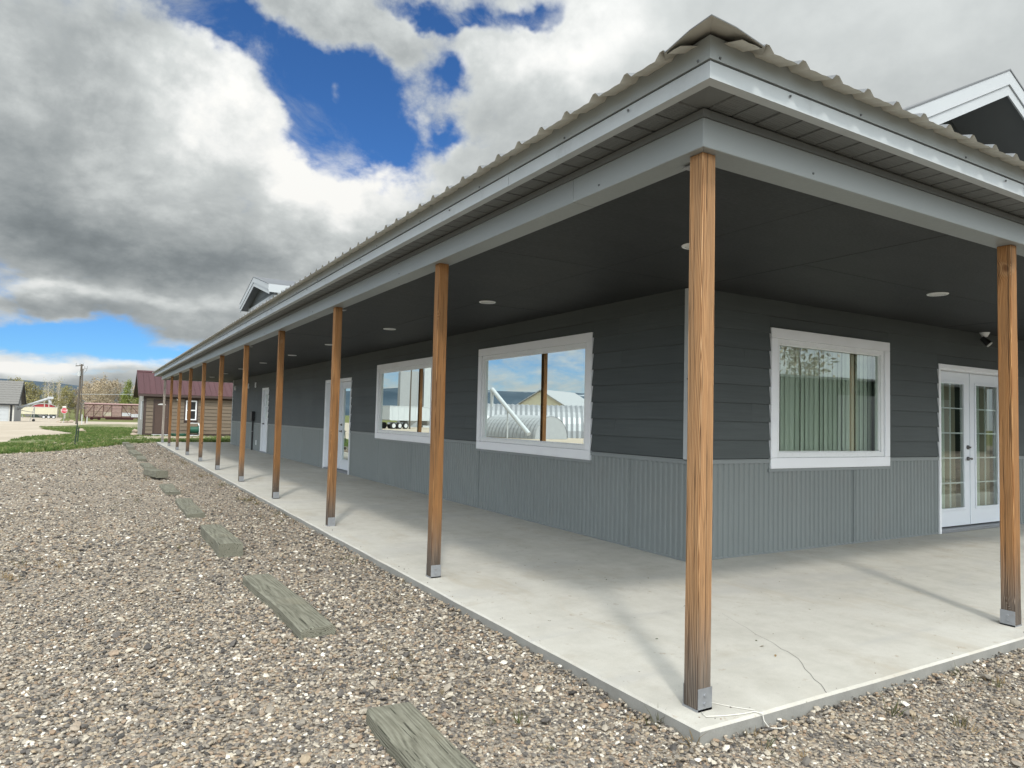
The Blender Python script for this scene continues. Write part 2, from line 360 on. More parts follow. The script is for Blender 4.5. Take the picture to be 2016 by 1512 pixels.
def _roof(t, b):
    n = t.noise(t.pos, 1.5, 6, .6); n2 = t.noise(t.pos, 40, 3)
    top = t.ramp(n, [(.3, (.115, .12, .125)), (.7, (.17, .175, .18))])
    bot = t.ramp(n*.7 + n2*.3, [(.3, (.50, .49, .44)), (.7, (.62, .61, .55))])
    setp(t, b, t.mix(t.back, top, bot), .42, None, .4)
M_roof = mat('roof_metal', _roof)
M_cap = paint('ridge_metal', (.09, .095, .1), .42, .1, 4)
M_capin = paint('ridge_underside', (.42, .41, .365), .45, .08, 4)
M_galv = paint('galvanized', (.30, .31, .325), .5, .2, 30, .1, .5, metal=.55, dirt=((.25, .22, .19), .4))
M_screw = paint('screw_metal', (.13, .14, .145), .4, .05, 10, metal=.4)
M_black = paint('black_plastic', (.018, .019, .02), .4, .1, 5)
M_lens = paint('light_lens', (.60, .60, .58), .5, .03, 5)
M_brass = paint('door_hardware', (.16, .155, .15), .3, .1, 20, metal=.9)
M_cord = paint('white_cord', (.62, .60, .54), .6, .1, 20)
M_crack = paint('crack', (.14, .13, .12), .95, .3, 30)
def glass(name, tint, base, k, rough=0.0, wav=0.0):
    m = bpy.data.materials.new(name); m.use_nodes = True; t = NT(m.node_tree); t.nt.nodes.clear()
    out = t.node('ShaderNodeOutputMaterial'); fr = t.node('ShaderNodeFresnel'); fr.inputs[0].default_value = 1.5
    g = t.node('ShaderNodeBsdfGlossy'); g.inputs['Roughness'].default_value = rough; g.inputs['Color'].default_value = (.84, .90, .87, 1)
    tr = t.node('ShaderNodeBsdfTransparent'); tr.inputs[0].default_value = (*tint, 1)
    mx = t.node('ShaderNodeMixShader'); f = (V(t.nt, fr.outputs[0])*k + base).clamp()
    t.lk(f, mx.inputs[0]); t.lk(tr.outputs[0], mx.inputs[1]); t.lk(g.outputs[0], mx.inputs[2]); t.lk(mx.outputs[0], out.inputs[0])
    if wav:
        tc = t.node('ShaderNodeTexCoord'); n = t.noise(V(t.nt, tc.outputs['Object']), .9, 1, .4)
        bp = t.node('ShaderNodeBump'); bp.inputs['Strength'].default_value = wav; bp.inputs['Distance'].default_value = .01
        t.lk(n, bp.inputs['Height']); t.lk(bp.outputs[0], g.inputs['Normal'])
    return m
M_glass = glass('window_glass', (.86, .92, .88), .15, 2.4, 0, .04)
M_glass2 = glass('door_glass', (.85, .9, .87), .10, 1.8, 0, .05)
M_blind = paint('blind_fabric', (.80, .84, .75), .7, .05, 3, rnd_var=.08)
M_curtain = paint('curtain_fabric', (.66, .73, .62), .8, .12, 3)
M_tan = paint('drape_fabric', (.33, .29, .21), .85, .1, 3)

# shed and the far things
M_bsiding = paint('brown_siding', (.150, .117, .083), .6, .12, 3, .1, .3, rnd_var=.08, stretch=(.4, .4, 3))
M_btrim = paint('dark_brown_trim', (.055, .036, .03), .5, .1, 4)
M_bdoor = paint('brown_door', (.075, .048, .038), .5, .08, 4)
M_maroon = paint('maroon_roof_metal', (.068, .025, .027), .42, .08, .8, 0, .4, rnd_var=.05, dirt=((.11, .05, .05), .3))
M_greytrim = paint('weathered_board', (.30, .29, .27), .7, .2, 6)
M_green = paint('green_plastic', (.012, .075, .045), .4, .1, 6)
M_rust = paint('rusty_red_steel', (.062, .020, .020), .65, .35, 2, .1, .3, dirt=((.12, .07, .06), .4))
M_rwood = paint('rusty_board', (.26, .17, .155), .8, .4, 2, .1, .2, rnd_var=.22, dirt=((.33, .27, .25), .7))
M_graf = paint('pale_paint_patch', (.50, .43, .36), .7, .3, 2.5)
M_graf2 = paint('white_paint_patch', (.55, .55, .60), .7, .35, 2.5)
M_cream = paint('cream_panel', (.52, .485, .36), .5, .08, 1.5)
M_whiteb = paint('white_metal', (.43, .45, .46), .45, .06, 1)
M_red = paint('red_barn_metal', (.36, .035, .04), .6, .1, 1)
M_stop = paint('stop_red', (.42, .03, .05), .4, .05, 4)
M_stopw = paint('sign_white', (.8, .8, .78), .4, .03, 4)
M_shingle = paint('grey_shingle', (.17, .165, .155), .9, .22, 5, .2, .2, dirt=((.24, .23, .21), .4))
M_gwall = paint('pale_garage_wall', (.55, .54, .50), .7, .08, 1)
M_pole = paint('pole_wood', (.10, .085, .07), .85, .25, 3, .2, .2, stretch=(3, 3, .4))
M_grey = paint('grey_metal', (.30, .31, .32), .5, .1, 3)
M_tire = paint('tyre_rubber', (.025, .025, .025), .85, .1, 5)
M_rim = paint('wheel_rim', (.6, .6, .6), .4, .1, 5, metal=.4)
M_tpost = paint('green_steel', (.02, .035, .025), .6, .2, 4)
M_rock = paint('field_rock', (.33, .27, .21), .9, .25, 6, .5, .2)
M_barkw = paint('pale_bark', (.50, .46, .39), .8, .2, 2, dirt=((.2, .17, .13), .5))
M_barkt = paint('tan_bark', (.33, .27, .19), .85, .2, 2)
def leafmat(name, a, b2):
    def f(t, b):
        c = t.ramp(t.island, [(0, a), (.5, tuple((p + q)/2 for p, q in zip(a, b2))), (1, b2)])
        sc = t.vmath('SCALE', c, scale=1.0); t.lk(t.rand.lin(0, 1, .8, 1.2), sc.so.node.inputs['Scale'])
        setp(t, b, sc, .8, None, .15)
    return mat(name, f)
M_leaf_y = leafmat('budding_leaves', (.15, .14, .045), (.36, .32, .15))
M_leaf_t = leafmat('bare_twigs', (.27, .21, .14), (.48, .40, .28))
M_leaf_g = leafmat('spring_leaves', (.07, .10, .02), (.22, .24, .07))
def _hill(t, b):
    x, y, z = t.sep(t.pos)
    n = t.noise(t.pos, .0016, 9, .62); n2 = t.noise(t.pos, .006, 6, .6)
    c = t.ramp(n, [(.35, (.035, .055, .075)), (.6, (.07, .095, .12)), (.75, (.14, .15, .15))])  # slope colour shifted to blue in place of distance haze
    sn = (z*.004 + (n - .5)*2.2 + (n2 - .5)*1.2).smooth(1.15, 1.5)
    setp(t, b, t.mix(sn*.6, c, (.72, .75, .8)), .95, None, .05)
M_hill = mat('mountain', _hill)

# ------------------------------------------------------------------ mesh helpers
def tag(o, label=None, cat=None, group=None, kind=None):
    for k, v in (('label', label), ('category', cat), ('group', group), ('kind', kind)):
        if v: o[k] = v
    return o
def empty(name, loc=(0, 0, 0), rz=0, label=None, cat=None, group=None):
    o = bpy.data.objects.new(name, None); C.objects.link(o); o.location = loc; o.rotation_euler = (0, 0, rz)
    o.empty_display_size = .1
    return tag(o, label, cat, group)
def attach(o, parent):
    """child of parent, staying where its mesh stands in the world (parents here are never scaled)"""
    o.parent = parent
    o.matrix_parent_inverse = wm(parent).inverted()
def wm(o):
    m = Matrix.LocRotScale(o.location, o.rotation_euler, o.scale)
    return (wm(o.parent) @ o.matrix_parent_inverse @ m) if o.parent else m
class MB:
    def __init__(s): s.v, s.f, s.m = [], [], []
    def add(s, vs, fs, mi=0):
        b = len(s.v); s.v += [tuple(q) for q in vs]; s.f += [tuple(b + i for i in f) for f in fs]; s.m += [mi]*len(fs); return s
    def hexa(s, p, mi=0):
        return s.add(p, [(0, 3, 2, 1), (4, 5, 6, 7), (0, 1, 5, 4), (1, 2, 6, 5), (2, 3, 7, 6), (3, 0, 4, 7)], mi)
    def box(s, x0, x1, y0, y1, z0, z1, mi=0):
        return s.hexa([(x0, y0, z0), (x1, y0, z0), (x1, y1, z0), (x0, y1, z0), (x0, y0, z1), (x1, y0, z1), (x1, y1, z1), (x0, y1, z1)], mi)
    def fbox(s, F, s0, s1, z0, z1, o0, o1, mi=0):
        """box in a wall's own frame: along, up, outward"""
        return s.hexa([F(s0, z0, o0), F(s1, z0, o0), F(s1, z0, o1), F(s0, z0, o1), F(s0, z1, o0), F(s1, z1, o0), F(s1, z1, o1), F(s0, z1, o1)], mi)
    def prism(s, poly, a, b2, axis=2, mi=0):
        n = len(poly)
        def P(p, w):
            if axis == 2: return (p[0], p[1], w)
            if axis == 1: return (p[0], w, p[1])
            return (w, p[0], p[1])
        vs = [P(p, a) for p in poly] + [P(p, b2) for p in poly]
        return s.add(vs, [tuple(range(n))[::-1], tuple(range(n, 2*n))] + [(i, (i + 1) % n, n + (i + 1) % n, n + i) for i in range(n)], mi)
    def tube(s, p0, p1, r0, r1=None, n=8, mi=0, cap=True):
        p0, p1 = Vector(p0), Vector(p1); r1 = r0 if r1 is None else r1
        d = (p1 - p0).normalized(); a = d.orthogonal().normalized(); b2 = d.cross(a)
        vs = [p0 + (a*math.cos(2*math.pi*i/n) + b2*math.sin(2*math.pi*i/n))*r0 for i in range(n)] + [p1 + (a*math.cos(2*math.pi*i/n) + b2*math.sin(2*math.pi*i/n))*r1 for i in range(n)]
        fs = [(i, (i + 1) % n, n + (i + 1) % n, n + i) for i in range(n)]
        if cap: fs += [tuple(range(n))[::-1], tuple(range(n, 2*n))]
        return s.add(vs, fs, mi)
    def path(s, pts, r, n=6, mi=0):
        """one bent tube through the points"""
        pts = [Vector(p) for p in pts]; rings = []
        ref = Vector((.31, .17, .93))
        b = len(s.v)
        for i, p in enumerate(pts):
            d = (pts[min(i + 1, len(pts) - 1)] - pts[max(i - 1, 0)]).normalized()
            a = d.cross(ref).normalized(); c = d.cross(a)
            rr = r[i] if isinstance(r, (list, tuple)) else r
            s.v += [tuple(p + (a*math.cos(2*math.pi*k/n) + c*math.sin(2*math.pi*k/n))*rr) for k in range(n)]
        for i in range(len(pts) - 1):
            for k in range(n):
                s.f.append((b + i*n + k, b + i*n + (k + 1) % n, b + (i + 1)*n + (k + 1) % n, b + (i + 1)*n + k)); s.m.append(mi)
        s.f.append(tuple(b + k for k in range(n))); s.m.append(mi)
        s.f.append(tuple(b + (len(pts) - 1)*n + k for k in range(n))[::-1]); s.m.append(mi)
        return s
    def quad(s, *p, mi=0): return s.add(p, [tuple(range(len(p)))], mi)
    def mesh(s, name, mats, smooth=False, fix=True, bevel=0):
        me = bpy.data.meshes.new(name); me.from_pydata(s.v, [], s.f)
        for m in (mats if isinstance(mats, (list, tuple)) else [mats]): me.materials.append(m)
        if any(s.m): me.polygons.foreach_set('material_index', s.m)
        if fix or bevel:
            bm = bmesh.new(); bm.from_mesh(me)
            if bevel: bmesh.ops.bevel(bm, geom=bm.edges[:], offset=bevel, segments=1, affect='EDGES', clamp_overlap=True)
            if fix: bmesh.ops.recalc_face_normals(bm, faces=bm.faces)
            bm.to_mesh(me); bm.free()
        if smooth: me.polygons.foreach_set('use_smooth', [True]*len(me.polygons))
        me.update(); return me
    def build(s, name, mats, parent=None, smooth=False, fix=True, bevel=0, kind=None, label=None, cat=None, group=None, local=False):
        o = bpy.data.objects.new(name, s.mesh(name, mats, smooth, fix, bevel)); C.objects.link(o)
        if parent is not None:
            if local: o.parent = parent
            else: attach(o, parent)
        return tag(o, label, cat, group, kind)
def place(name, me, loc, parent=None, rz=0, local=False):
    o = bpy.data.objects.new(name, me); C.objects.link(o); o.location = loc; o.rotation_euler = (0, 0, rz)
    if parent is not None:
        if local: o.parent = parent
        else: attach(o, parent)
    return o
def copy_tree(o, parent=None):
    c = o.copy(); C.objects.link(c)
    if parent is not None: c.parent = parent
    for ch in list(o.children): copy_tree(ch, c)
    return c

def scatter(name, pts, sizes, protos, kind='stuff', tilt=.5, up=False):
    """many small copies of a few shapes on given points (geometry nodes)"""
    me = bpy.data.meshes.new(name); me.vertices.add(len(pts)); me.vertices.foreach_set('co', np.asarray(pts, np.float32).ravel())
    a = me.attributes.new('size', 'FLOAT', 'POINT'); a.data.foreach_set('value', np.asarray(sizes, np.float32))
    o = bpy.data.objects.new(name, me); C.objects.link(o); o['kind'] = kind
    col = bpy.data.collections.new(name + '_shapes')
    for p in protos: col.objects.link(p)
    ng = bpy.data.node_groups.new(name, 'GeometryNodeTree')
    ng.interface.new_socket('Geometry', in_out='INPUT', socket_type='NodeSocketGeometry'); ng.interface.new_socket('Geometry', in_out='OUTPUT', socket_type='NodeSocketGeometry')
    nn = ng.nodes.new; gi = nn('NodeGroupInput'); go = nn('NodeGroupOutput')
    ci = nn('GeometryNodeCollectionInfo'); ci.inputs['Collection'].default_value = col; ci.inputs['Separate Children'].default_value = True; ci.inputs['Reset Children'].default_value = True
    iop = nn('GeometryNodeInstanceOnPoints'); iop.inputs['Pick Instance'].default_value = True
    rv = nn('FunctionNodeRandomValue'); rv.data_type = 'FLOAT_VECTOR'
    rv.inputs[0].default_value = (-tilt, -tilt, 0); rv.inputs[1].default_value = (tilt, tilt, 6.283)
    na = nn('GeometryNodeInputNamedAttribute'); na.data_type = 'FLOAT'; na.inputs['Name'].default_value = 'size'
    L = ng.links.new
    L(gi.outputs[0], iop.inputs['Points']); L(ci.outputs[0], iop.inputs['Instance']); L(rv.outputs[0], iop.inputs['Rotation'])
    L(na.outputs[0], iop.inputs['Scale']); L(iop.outputs[0], go.inputs[0])
    md = o.modifiers.new('scatter', 'NODES'); md.node_group = ng
    return o

# ------------------------------------------------------------------ the ground
BRK = [34.0, 270.0]
def TZ(y): return -.0085*(min(max(y, BRK[0]), BRK[1]) - BRK[0])
def sheet(name, poly, m, up=0.0, jit=0, kind='structure', step=None):
    """a flat region laid over the terrain"""
    pts = [Vector((p[0], p[1], 0)) for p in poly]
    if step:
        q = []
        for i, p in enumerate(pts):
            n = pts[(i + 1) % len(pts)]; d = (n - p).length
            k = max(1, int(d/step)) if d < 60 else 1
            q += [p.lerp(n, j/k) + Vector((rnd.uniform(-jit, jit), rnd.uniform(-jit, jit), 0))*(0 if k == 1 else 1) for j in range(k)]
        pts = q
    bm = bmesh.new(); vs = [bm.verts.new(p) for p in pts]; bm.faces.new(vs)
    for y in BRK:
        bmesh.ops.bisect_plane(bm, geom=bm.verts[:] + bm.edges[:] + bm.faces[:], plane_co=(0, y, 0), plane_no=(0, 1, 0))
    bmesh.ops.triangulate(bm, faces=bm.faces[:])
    for v in bm.verts: v.co.z = TZ(v.co.y) + up
    bmesh.ops.recalc_face_normals(bm, faces=bm.faces)
    if bm.faces and sum(f.normal.z for f in bm.faces) < 0: bmesh.ops.reverse_faces(bm, faces=bm.faces[:])
    me = bpy.data.meshes.new(name); bm.to_mesh(me); bm.free(); me.materials.append(m)
    o = bpy.data.objects.new(name, me); C.objects.link(o); o['kind'] = kind; return o
sheet('ground', [(-7000, -7000), (7000, -7000), (7000, 7000), (-7000, 7000)], M_field, -.012)
sheet('gravel_lot', [(-60, -60), (70, -60), (70, 31.2), (.14, 32.5), (-1.0, 30.9), (-2.03, 28.2), (-3.49, 25), (-4.7, 23.6), (-9, 20), (-40, 8), (-60, 8)], M_gravel, 0, .08, step=.5)
LAWN = [(-40, 8), (-9, 20), (-4.7, 23.6), (-3.49, 25), (-2.03, 28.2), (-1.0, 30.9), (.14, 32.5), (70, 31.2), (70, 112), (3.4, 112), (-2.55, 105.5), (-4.0, 93.4), (-6.6, 76), (-5.6, 62), (-3.24, 49), (-3.3, 47.5), (-4.2, 43.5), (-5.2, 40), (-5.4, 31.1), (-7, 28), (-12, 27), (-40, 25)]
sheet('dirt_road', [(-90, 24), (-5, 24), (5, 60), (70, 104), (70, 135), (8, 150), (-8, 160), (-12, 300), (-90, 300)], M_dirt, -.006, .4, step=3)
sheet('lawn', LAWN, M_lawn, .004, .18, step=.6)

def rock_shape(seed, sub=1, flat=.62, name='stone', m=None):
    r = random.Random(seed); bm = bmesh.new(); bmesh.ops.create_icosphere(bm, subdivisions=sub, radius=.5)
    sx, sy, sz = r.uniform(.9, 1.35), r.uniform(.65, .95), r.uniform(.38, flat)
    cuts = [(Vector((r.gauss(0, 1), r.gauss(0, 1), r.gauss(0, 1))).normalized(), r.uniform(.27, .42)) for _ in range(7)]
    for v in bm.verts:
        for n, d in cuts:
            e = v.co.dot(n) - d
            if e > 0: v.co -= n*e
        v.co = Vector((v.co.x*sx, v.co.y*sy, v.co.z*sz))*r.uniform(.95, 1.05)
    me = bpy.data.meshes.new(name); bm.to_mesh(me); bm.free(); me.materials.append(m or M_stone)
    return bpy.data.objects.new(name, me)
stones = [rock_shape(i) for i in range(9)]
npr = np.random.default_rng(3)
def polar(n, r0, r1, a0=-.62, a1=1.62):
    r = np.sqrt(npr.uniform(r0*r0, r1*r1, n)); a = npr.uniform(a0, a1, n)
    return np.stack([CAM.x + r*np.sin(a), CAM.y + r*np.cos(a)], 1)
def off_slab(p): return ~((p[:, 0] > .005) & (p[:, 1] > .005) & (p[:, 1] < 31.05))
def edge_y(x): return np.interp(x, [-40, -9, -4.7, -3.49, -2.03, -1, .14, 70], [8, 20, 23.6, 25, 28.2, 30.9, 32.5, 31.2])
def lumps(p, s, seed):
    r = np.random.default_rng(seed); v = np.zeros(len(p))
    for k in range(7):
        a = r.uniform(0, 6.28); f = s*r.uniform(.5, 2.2); v += np.sin((p[:, 0]*math.cos(a) + p[:, 1]*math.sin(a))*f + r.uniform(0, 6.28))
    return v/2.6
def gravel_pts():
    P, S_ = [], []
    for n, r0, r1, s0, s1 in ((290000, 1.6, 6.2, .007, .033), (200000, 6.2, 12, .012, .040), (110000, 12, 22, .020, .052), (60000, 22, 42, .03, .06)):
        p = polar(n, r0, r1) if r0 < 20 else polar(n, r0, r1, -.4, .35); p = p[off_slab(p) & (p[:, 1] < edge_y(p[:, 0]))]
        u = npr.random(len(p)); s = s0 + (s1 - s0)*u**2.4*(1 + .25*lumps(p, .9, 21))
        z = npr.uniform(-.15, .42, len(p))*s
        P.append(np.column_stack([p, z])); S_.append(s)
    # a few larger loose stones
    p = polar(2600, 1.6, 14); p = p[off_slab(p) & (p[:, 1] < edge_y(p[:, 0]))]; s = npr.uniform(.035, .065, len(p))
    P.append(np.column_stack([p, .3*s])); S_.append(s)
    # stones heaped a little against the slab
    n = 9000; q = npr.uniform(-.3, 12, n); w = -np.abs(npr.normal(0, .10, n)) - .004
    sw = npr.random(n) < .55
    px = np.where(sw, w, q); py = np.where(sw, q, w); s = npr.uniform(.010, .036, n)
    z = np.clip(.035 + w*.25, 0, .05)*npr.random(n)
    P.append(np.column_stack([px, py, z])); S_.append(s)
    # and against the timber wheel stops
    for x, a, b in TIMBER_SPANS:
        n = 900; t_ = npr.uniform(a - .08, b + .08, n); d = np.abs(npr.normal(0, .06, n)); sd = np.where(npr.random(n) < .5, -1, 1)
        end = npr.random(n) < .18; w_ = npr.uniform(-.12, .12, n); e_ = np.where(npr.random(n) < .5, a - d*.8, b + d*.8)
        px = np.where(end, x + w_, x + sd*(.10 + d)); py = np.where(end, e_, t_); s = npr.uniform(.010, .034, n)
        P.append(np.column_stack([px, py, np.clip(.020 - d*.25, .001, .022)*npr.uniform(.5, 1, n)])); S_.append(s)
    return np.concatenate(P), np.concatenate(S_)
TIMBER_SPANS = [(-1.115, -1.15, .875), (-1.085, 2.21, 3.89), (-1.13, 5.03, 6.50), (-1.11, 7.86, 9.70), (-1.14, 10.77, 12.2), (-1.17, 13.60, 15.0), (-1.15, 16.2, 17.85), (-1.13, 19.45, 20.8)]
gp, gs = gravel_pts()
scatter('gravel', gp, gs, stones, tilt=.45)

def tuft_shape(seed, n, h, m, name, spread=.5, w=.006):
    r = random.Random(seed); mb = MB()
    for _ in range(n):
        a = r.uniform(0, 6.28); d = r.uniform(0, .05); b = Vector((d*math.cos(a), d*math.sin(a), 0)); a2 = r.uniform(0, 6.28)
        hh = h*r.uniform(.5, 1); lean = Vector((math.cos(a), math.sin(a), 0))*hh*r.uniform(.1, spread); s = Vector((math.cos(a2), math.sin(a2), 0))*w
        mb.quad(b - s, b + s, b + s*.7 + lean*.35 + Vector((0, 0, hh*.55)), b - s*.7 + lean*.35 + Vector((0, 0, hh*.55)))
        mb.quad(b - s*.7 + lean*.35 + Vector((0, 0, hh*.55)), b + s*.7 + lean*.35 + Vector((0, 0, hh*.55)), b + lean + Vector((0, 0, hh)))
    return bpy.data.objects.new(name, mb.mesh(name, m, fix=False))
def in_poly(p, poly):
    x, y = p[:, 0], p[:, 1]; c = np.zeros(len(p), bool); j = len(poly) - 1
    for i in range(len(poly)):
        xi, yi = poly[i]; xj, yj = poly[j]
        c ^= ((yi > y) != (yj > y)) & (x < (xj - xi)*(y - yi)/(yj - yi + 1e-9) + xi); j = i
    return c
tufts = [tuft_shape(40 + i, 9, .085, M_grass, 'grass_tuft', .8, .008) for i in range(6)]
p = np.column_stack([npr.uniform(-16, 9, 70000), 18 + 60*npr.random(70000)**1.5])
bare = lumps(p, .55, 5)*.75 + lumps(p, 1.7, 8)*.4
band = np.exp(-((p[:, 1] - edge_y(p[:, 0]) - 8.5)/3.2)**2)*1.6     # thin, trampled turf in front of the shed
band = np.exp(-((p[:, 1] - 32.3 - np.minimum(p[:, 0], 0)*1.84 - 8.2)/3.2)**2)*(1.0 + .9*lumps(p, .8, 33))*np.clip((p[:, 0] + 3.2)/2, 0, 1)
keep = in_poly(p, LAWN) & (bare + band < .75 + npr.normal(0, .22, len(p))) & ~((p[:, 0] > -.1) & (p[:, 1] > 43.9) & (p[:, 1] < 50))
p = p[keep]; s = npr.uniform(.55, 1.5, len(p))
e = edge_y(p[:, 0]); s *= np.where(p[:, 1] - e < 2.5, 1.25, .9)
scatter('grass', np.column_stack([p, [TZ(y) for y in p[:, 1]]]), s, tufts, tilt=.15)
# dry weeds along the slab's edge and here and there in the gravel
weeds = [tuft_shape(70 + i, 11, .07, M_weed, 'weed_tuft', 1.3, .0022) for i in range(5)]
w = []
for cx, cy, n, r_ in ((-.12, 9.6, 26, .3), (-.10, 7.6, 16, .25), (-.15, 14.5, 24, .5), (-.1, 12.2, 14, .3), (-.2, 19, 20, .7), (-.15, 23, 18, .9), (-.06, .2, 7, .1), (.25, -.06, 8, .15), (-.09, 4.3, 7, .3), (-.6, .6, 7, .12), (2.0, -.35, 5, .12), (3.6, -.12, 6, .4), (-1.35, 6.4, 10, .5), (-1.4, 13.9, 8, .3), (-2.8, 5.2, 12, .4), (-3.4, 8.2, 12, .6), (-1.9, 10, 10, .4), (-1.3, 16.5, 10, .6), (-.08, 2.5, 6, .5), (-.8, 1.3, 6, .2), (1.2, -.25, 5, .3)):
    for _ in range(n): w.append((cx + rnd.gauss(0, r_*.4), cy + rnd.gauss(0, r_), .012))
w = np.array([q for q in w if not (q[0] > -.01 and q[1] > -.01)])
scatter('weeds', w, npr.uniform(.4, 1.25, len(w)), weeds, tilt=.5)

# ------------------------------------------------------------------ the slab round the building
ST = .077                       # top of the slab
bm = bmesh.new()
X1, Y1 = 26.0, 31.05
def slab_profile():
    mb = MB(); ex = [0.0]
    # outer edge with small unevenness, built as a strip of short faces
    def row(t, side):
        return rnd.uniform(-.004, .004)
    N1, N2 = 90, 60
    ring = [(0 + row(0, 0), Y1*(1 - i/N1)) for i in range(N1)] + [(.004, .004)] + [(X1*(i/N2), 0 + row(0, 1)) for i in range(1, N2 + 1)]
    inn = [(x + .012 if i <= N1 else x, y + (.012 if i >= N1 else 0)) for i, (x, y) in enumerate(ring)]
    n = len(ring)
    a = [mb.v.append((x, y, -.08)) or len(mb.v) - 1 for x, y in ring]
    b = [mb.v.append((x, y, ST - .010 + rnd.uniform(-.003, .001))) or len(mb.v) - 1 for x, y in ring]
    c = [mb.v.append((x, y, ST)) or len(mb.v) - 1 for x, y in inn]
    for i in range(n - 1):
        mb.f += [(a[i], a[i + 1], b[i + 1], b[i]), (b[i], b[i + 1], c[i + 1], c[i])]; mb.m += [1, 0]
    k = len(mb.v); mb.v += [(X1, Y1, ST), (X1, Y1, -.08)]
    mb.f.append(tuple(c) + (k,)); mb.m.append(0)
    mb.f += [(a[-1], k + 1, k, c[-1], b[-1]), (k + 1, a[0], b[0], c[0], k)]; mb.m += [0, 0]
    return mb
slab_o = slab_profile().build('patio', [M_concrete, M_concside], kind='structure')
# a hairline crack running in from the edge
crk = [(.90, .013), (.933, .05), (.977, .10), (1.061, .224), (1.163, .351), (1.247, .482), (1.271, .573), (1.324, .675), (1.357, .795), (1.404, .916), (1.453, 1.044), (1.555, 1.298)]
mb = MB()
for i in range(len(crk) - 1):
    (x0, y0), (x1, y1) = crk[i], crk[i + 1]; w0 = .0022*(1 - i/len(crk)) + .0005; w1 = .0022*(1 - (i + 1)/len(crk)) + .0005
    mx_, my_ = (x0 + x1)/2 + rnd.uniform(-.012, .012), (y0 + y1)/2
    mb.quad((x0 - w0, y0, ST + .001), (x0 + w0, y0, ST + .001), (mx_ + w0, my_, ST + .001), (mx_ - w0, my_, ST + .001))
    mb.quad((mx_ - w0, my_, ST + .001), (mx_ + w0, my_, ST + .001), (x1 + w1, y1, ST + .001), (x1 - w1, y1, ST + .001))
mb.build('crack', M_crack, slab_o, fix=False)

# bits of leaf, twig and stray stones on the slab
def flake(seed):
    r = random.Random(seed); mb = MB(); n = 5; pts = [(r.uniform(.3, 1)*math.cos(k*1.257), r.uniform(.15, .5)*math.sin(k*1.257), r.uniform(0, .25)) for k in range(n)]
    mb.add([(x, y, z) for x, y, z in pts], [tuple(range(n))]); return bpy.data.objects.new('flake', mb.mesh('flake', M_weed, fix=False))
dd = np.concatenate([np.column_stack([npr.uniform(.1, 2.6, 46), npr.uniform(.2, 12, 46)]), np.column_stack([npr.uniform(.2, 6, 40), npr.uniform(.1, 2.6, 40)]), np.column_stack([npr.normal(1.0, .35, 26), npr.normal(2.6, .9, 26)])])
dd = dd[(dd[:, 0] > .06) & (dd[:, 1] > .06) & ~((dd[:, 0] > 2.62) & (dd[:, 1] > 2.68))]
scatter('litter', np.column_stack([dd, np.full(len(dd), .079)]), npr.uniform(.005, .02, len(dd)), [flake(i) for i in range(5)], tilt=.2)
ee = np.concatenate([np.column_stack([np.abs(npr.normal(0, .09, 40)) + .02, npr.uniform(.1, 12, 40)]), np.column_stack([npr.uniform(.1, 5, 16), np.abs(npr.normal(0, .08, 16)) + .02])])
scatter('stray_gravel', np.column_stack([ee, np.full(len(ee), .079)]), npr.uniform(.005, .014, len(ee)), stones[:4], tilt=.4)

# ------------------------------------------------------------------ the building
WX, WY = 2.668, 2.729           # the two wall faces
YE, XE = 29.07, 22.5            # their far ends
CZ = 2.765                      # porch ceiling
BZ = 2.737                      # underside of the beam
ZW = 1.06                       # top of the corrugated wainscot
bld = empty('grey_building', (WX, WY, ST), 0, 'long grey single storey building with a deep porch on timber posts and two gables', 'building')
FL = lambda s, z, o: (WX - o, s, z)
FR = lambda s, z, o: (s, WY - o, z)
WIN_L = [(4.296, 7.117), (8.74, 11.56)]
WZ0, WZ1 = .963, 2.463
DOOR_L = (13.236, 15.303); DOOR_F = (22.003, 23.027); DZ = 2.279
WIN_R = [(3.804, 5.963)]; DOOR_R = (7.070, 9.055)
open_L = [(a + .06, b - .06, WZ0 + .06, WZ1 - .06) for a, b in WIN_L] + [(DOOR_L[0] + .04, DOOR_L[1] - .04, ST, DZ - .05), (DOOR_F[0] + .04, DOOR_F[1] - .04, ST, DZ - .05)]
open_R = [(a + .06, b - .06, WZ0 + .06, WZ1 - .06) for a, b in WIN_R] + [(DOOR_R[0] + .04, DOOR_R[1] - .04, ST, DZ - .05)]
def wall_core(F, s0, s1, z0, z1, holes, t):
    mb = MB(); cuts = sorted({s0, s1, *[h[0] for h in holes], *[h[1] for h in holes]})
    for a, b in zip(cuts, cuts[1:]):
        hs = [h for h in holes if h[0] <= a + 1e-6 and h[1] >= b - 1e-6]
        if not hs: mb.fbox(F, a, b, z0, z1, -t, 0)
        else:
            h = hs[0]
            if h[2] > z0 + .01: mb.fbox(F, a, b, z0, h[2], -t, 0)
            mb.fbox(F, a, b, h[3], z1, -t, 0)
    return mb
wall_core(FL, WY, YE, ST, 3.05, open_L, .15).build('wall', M_core, bld)
wall_core(FR, WX + .15, XE, ST, 3.05, open_R, .15).build('wall', M_core, bld)
MB().box(WX, XE, YE, YE + .15, ST, 3.05).build('wall', M_siding, bld)
MB().box(XE, XE + .15, WY, YE + .15, ST, 3.05).build('wall', M_siding, bld)
MB().box(WX + .16, XE - .01, WY + .16, YE - .01, 2.78, 2.80).build('room_ceiling', M_core, bld)

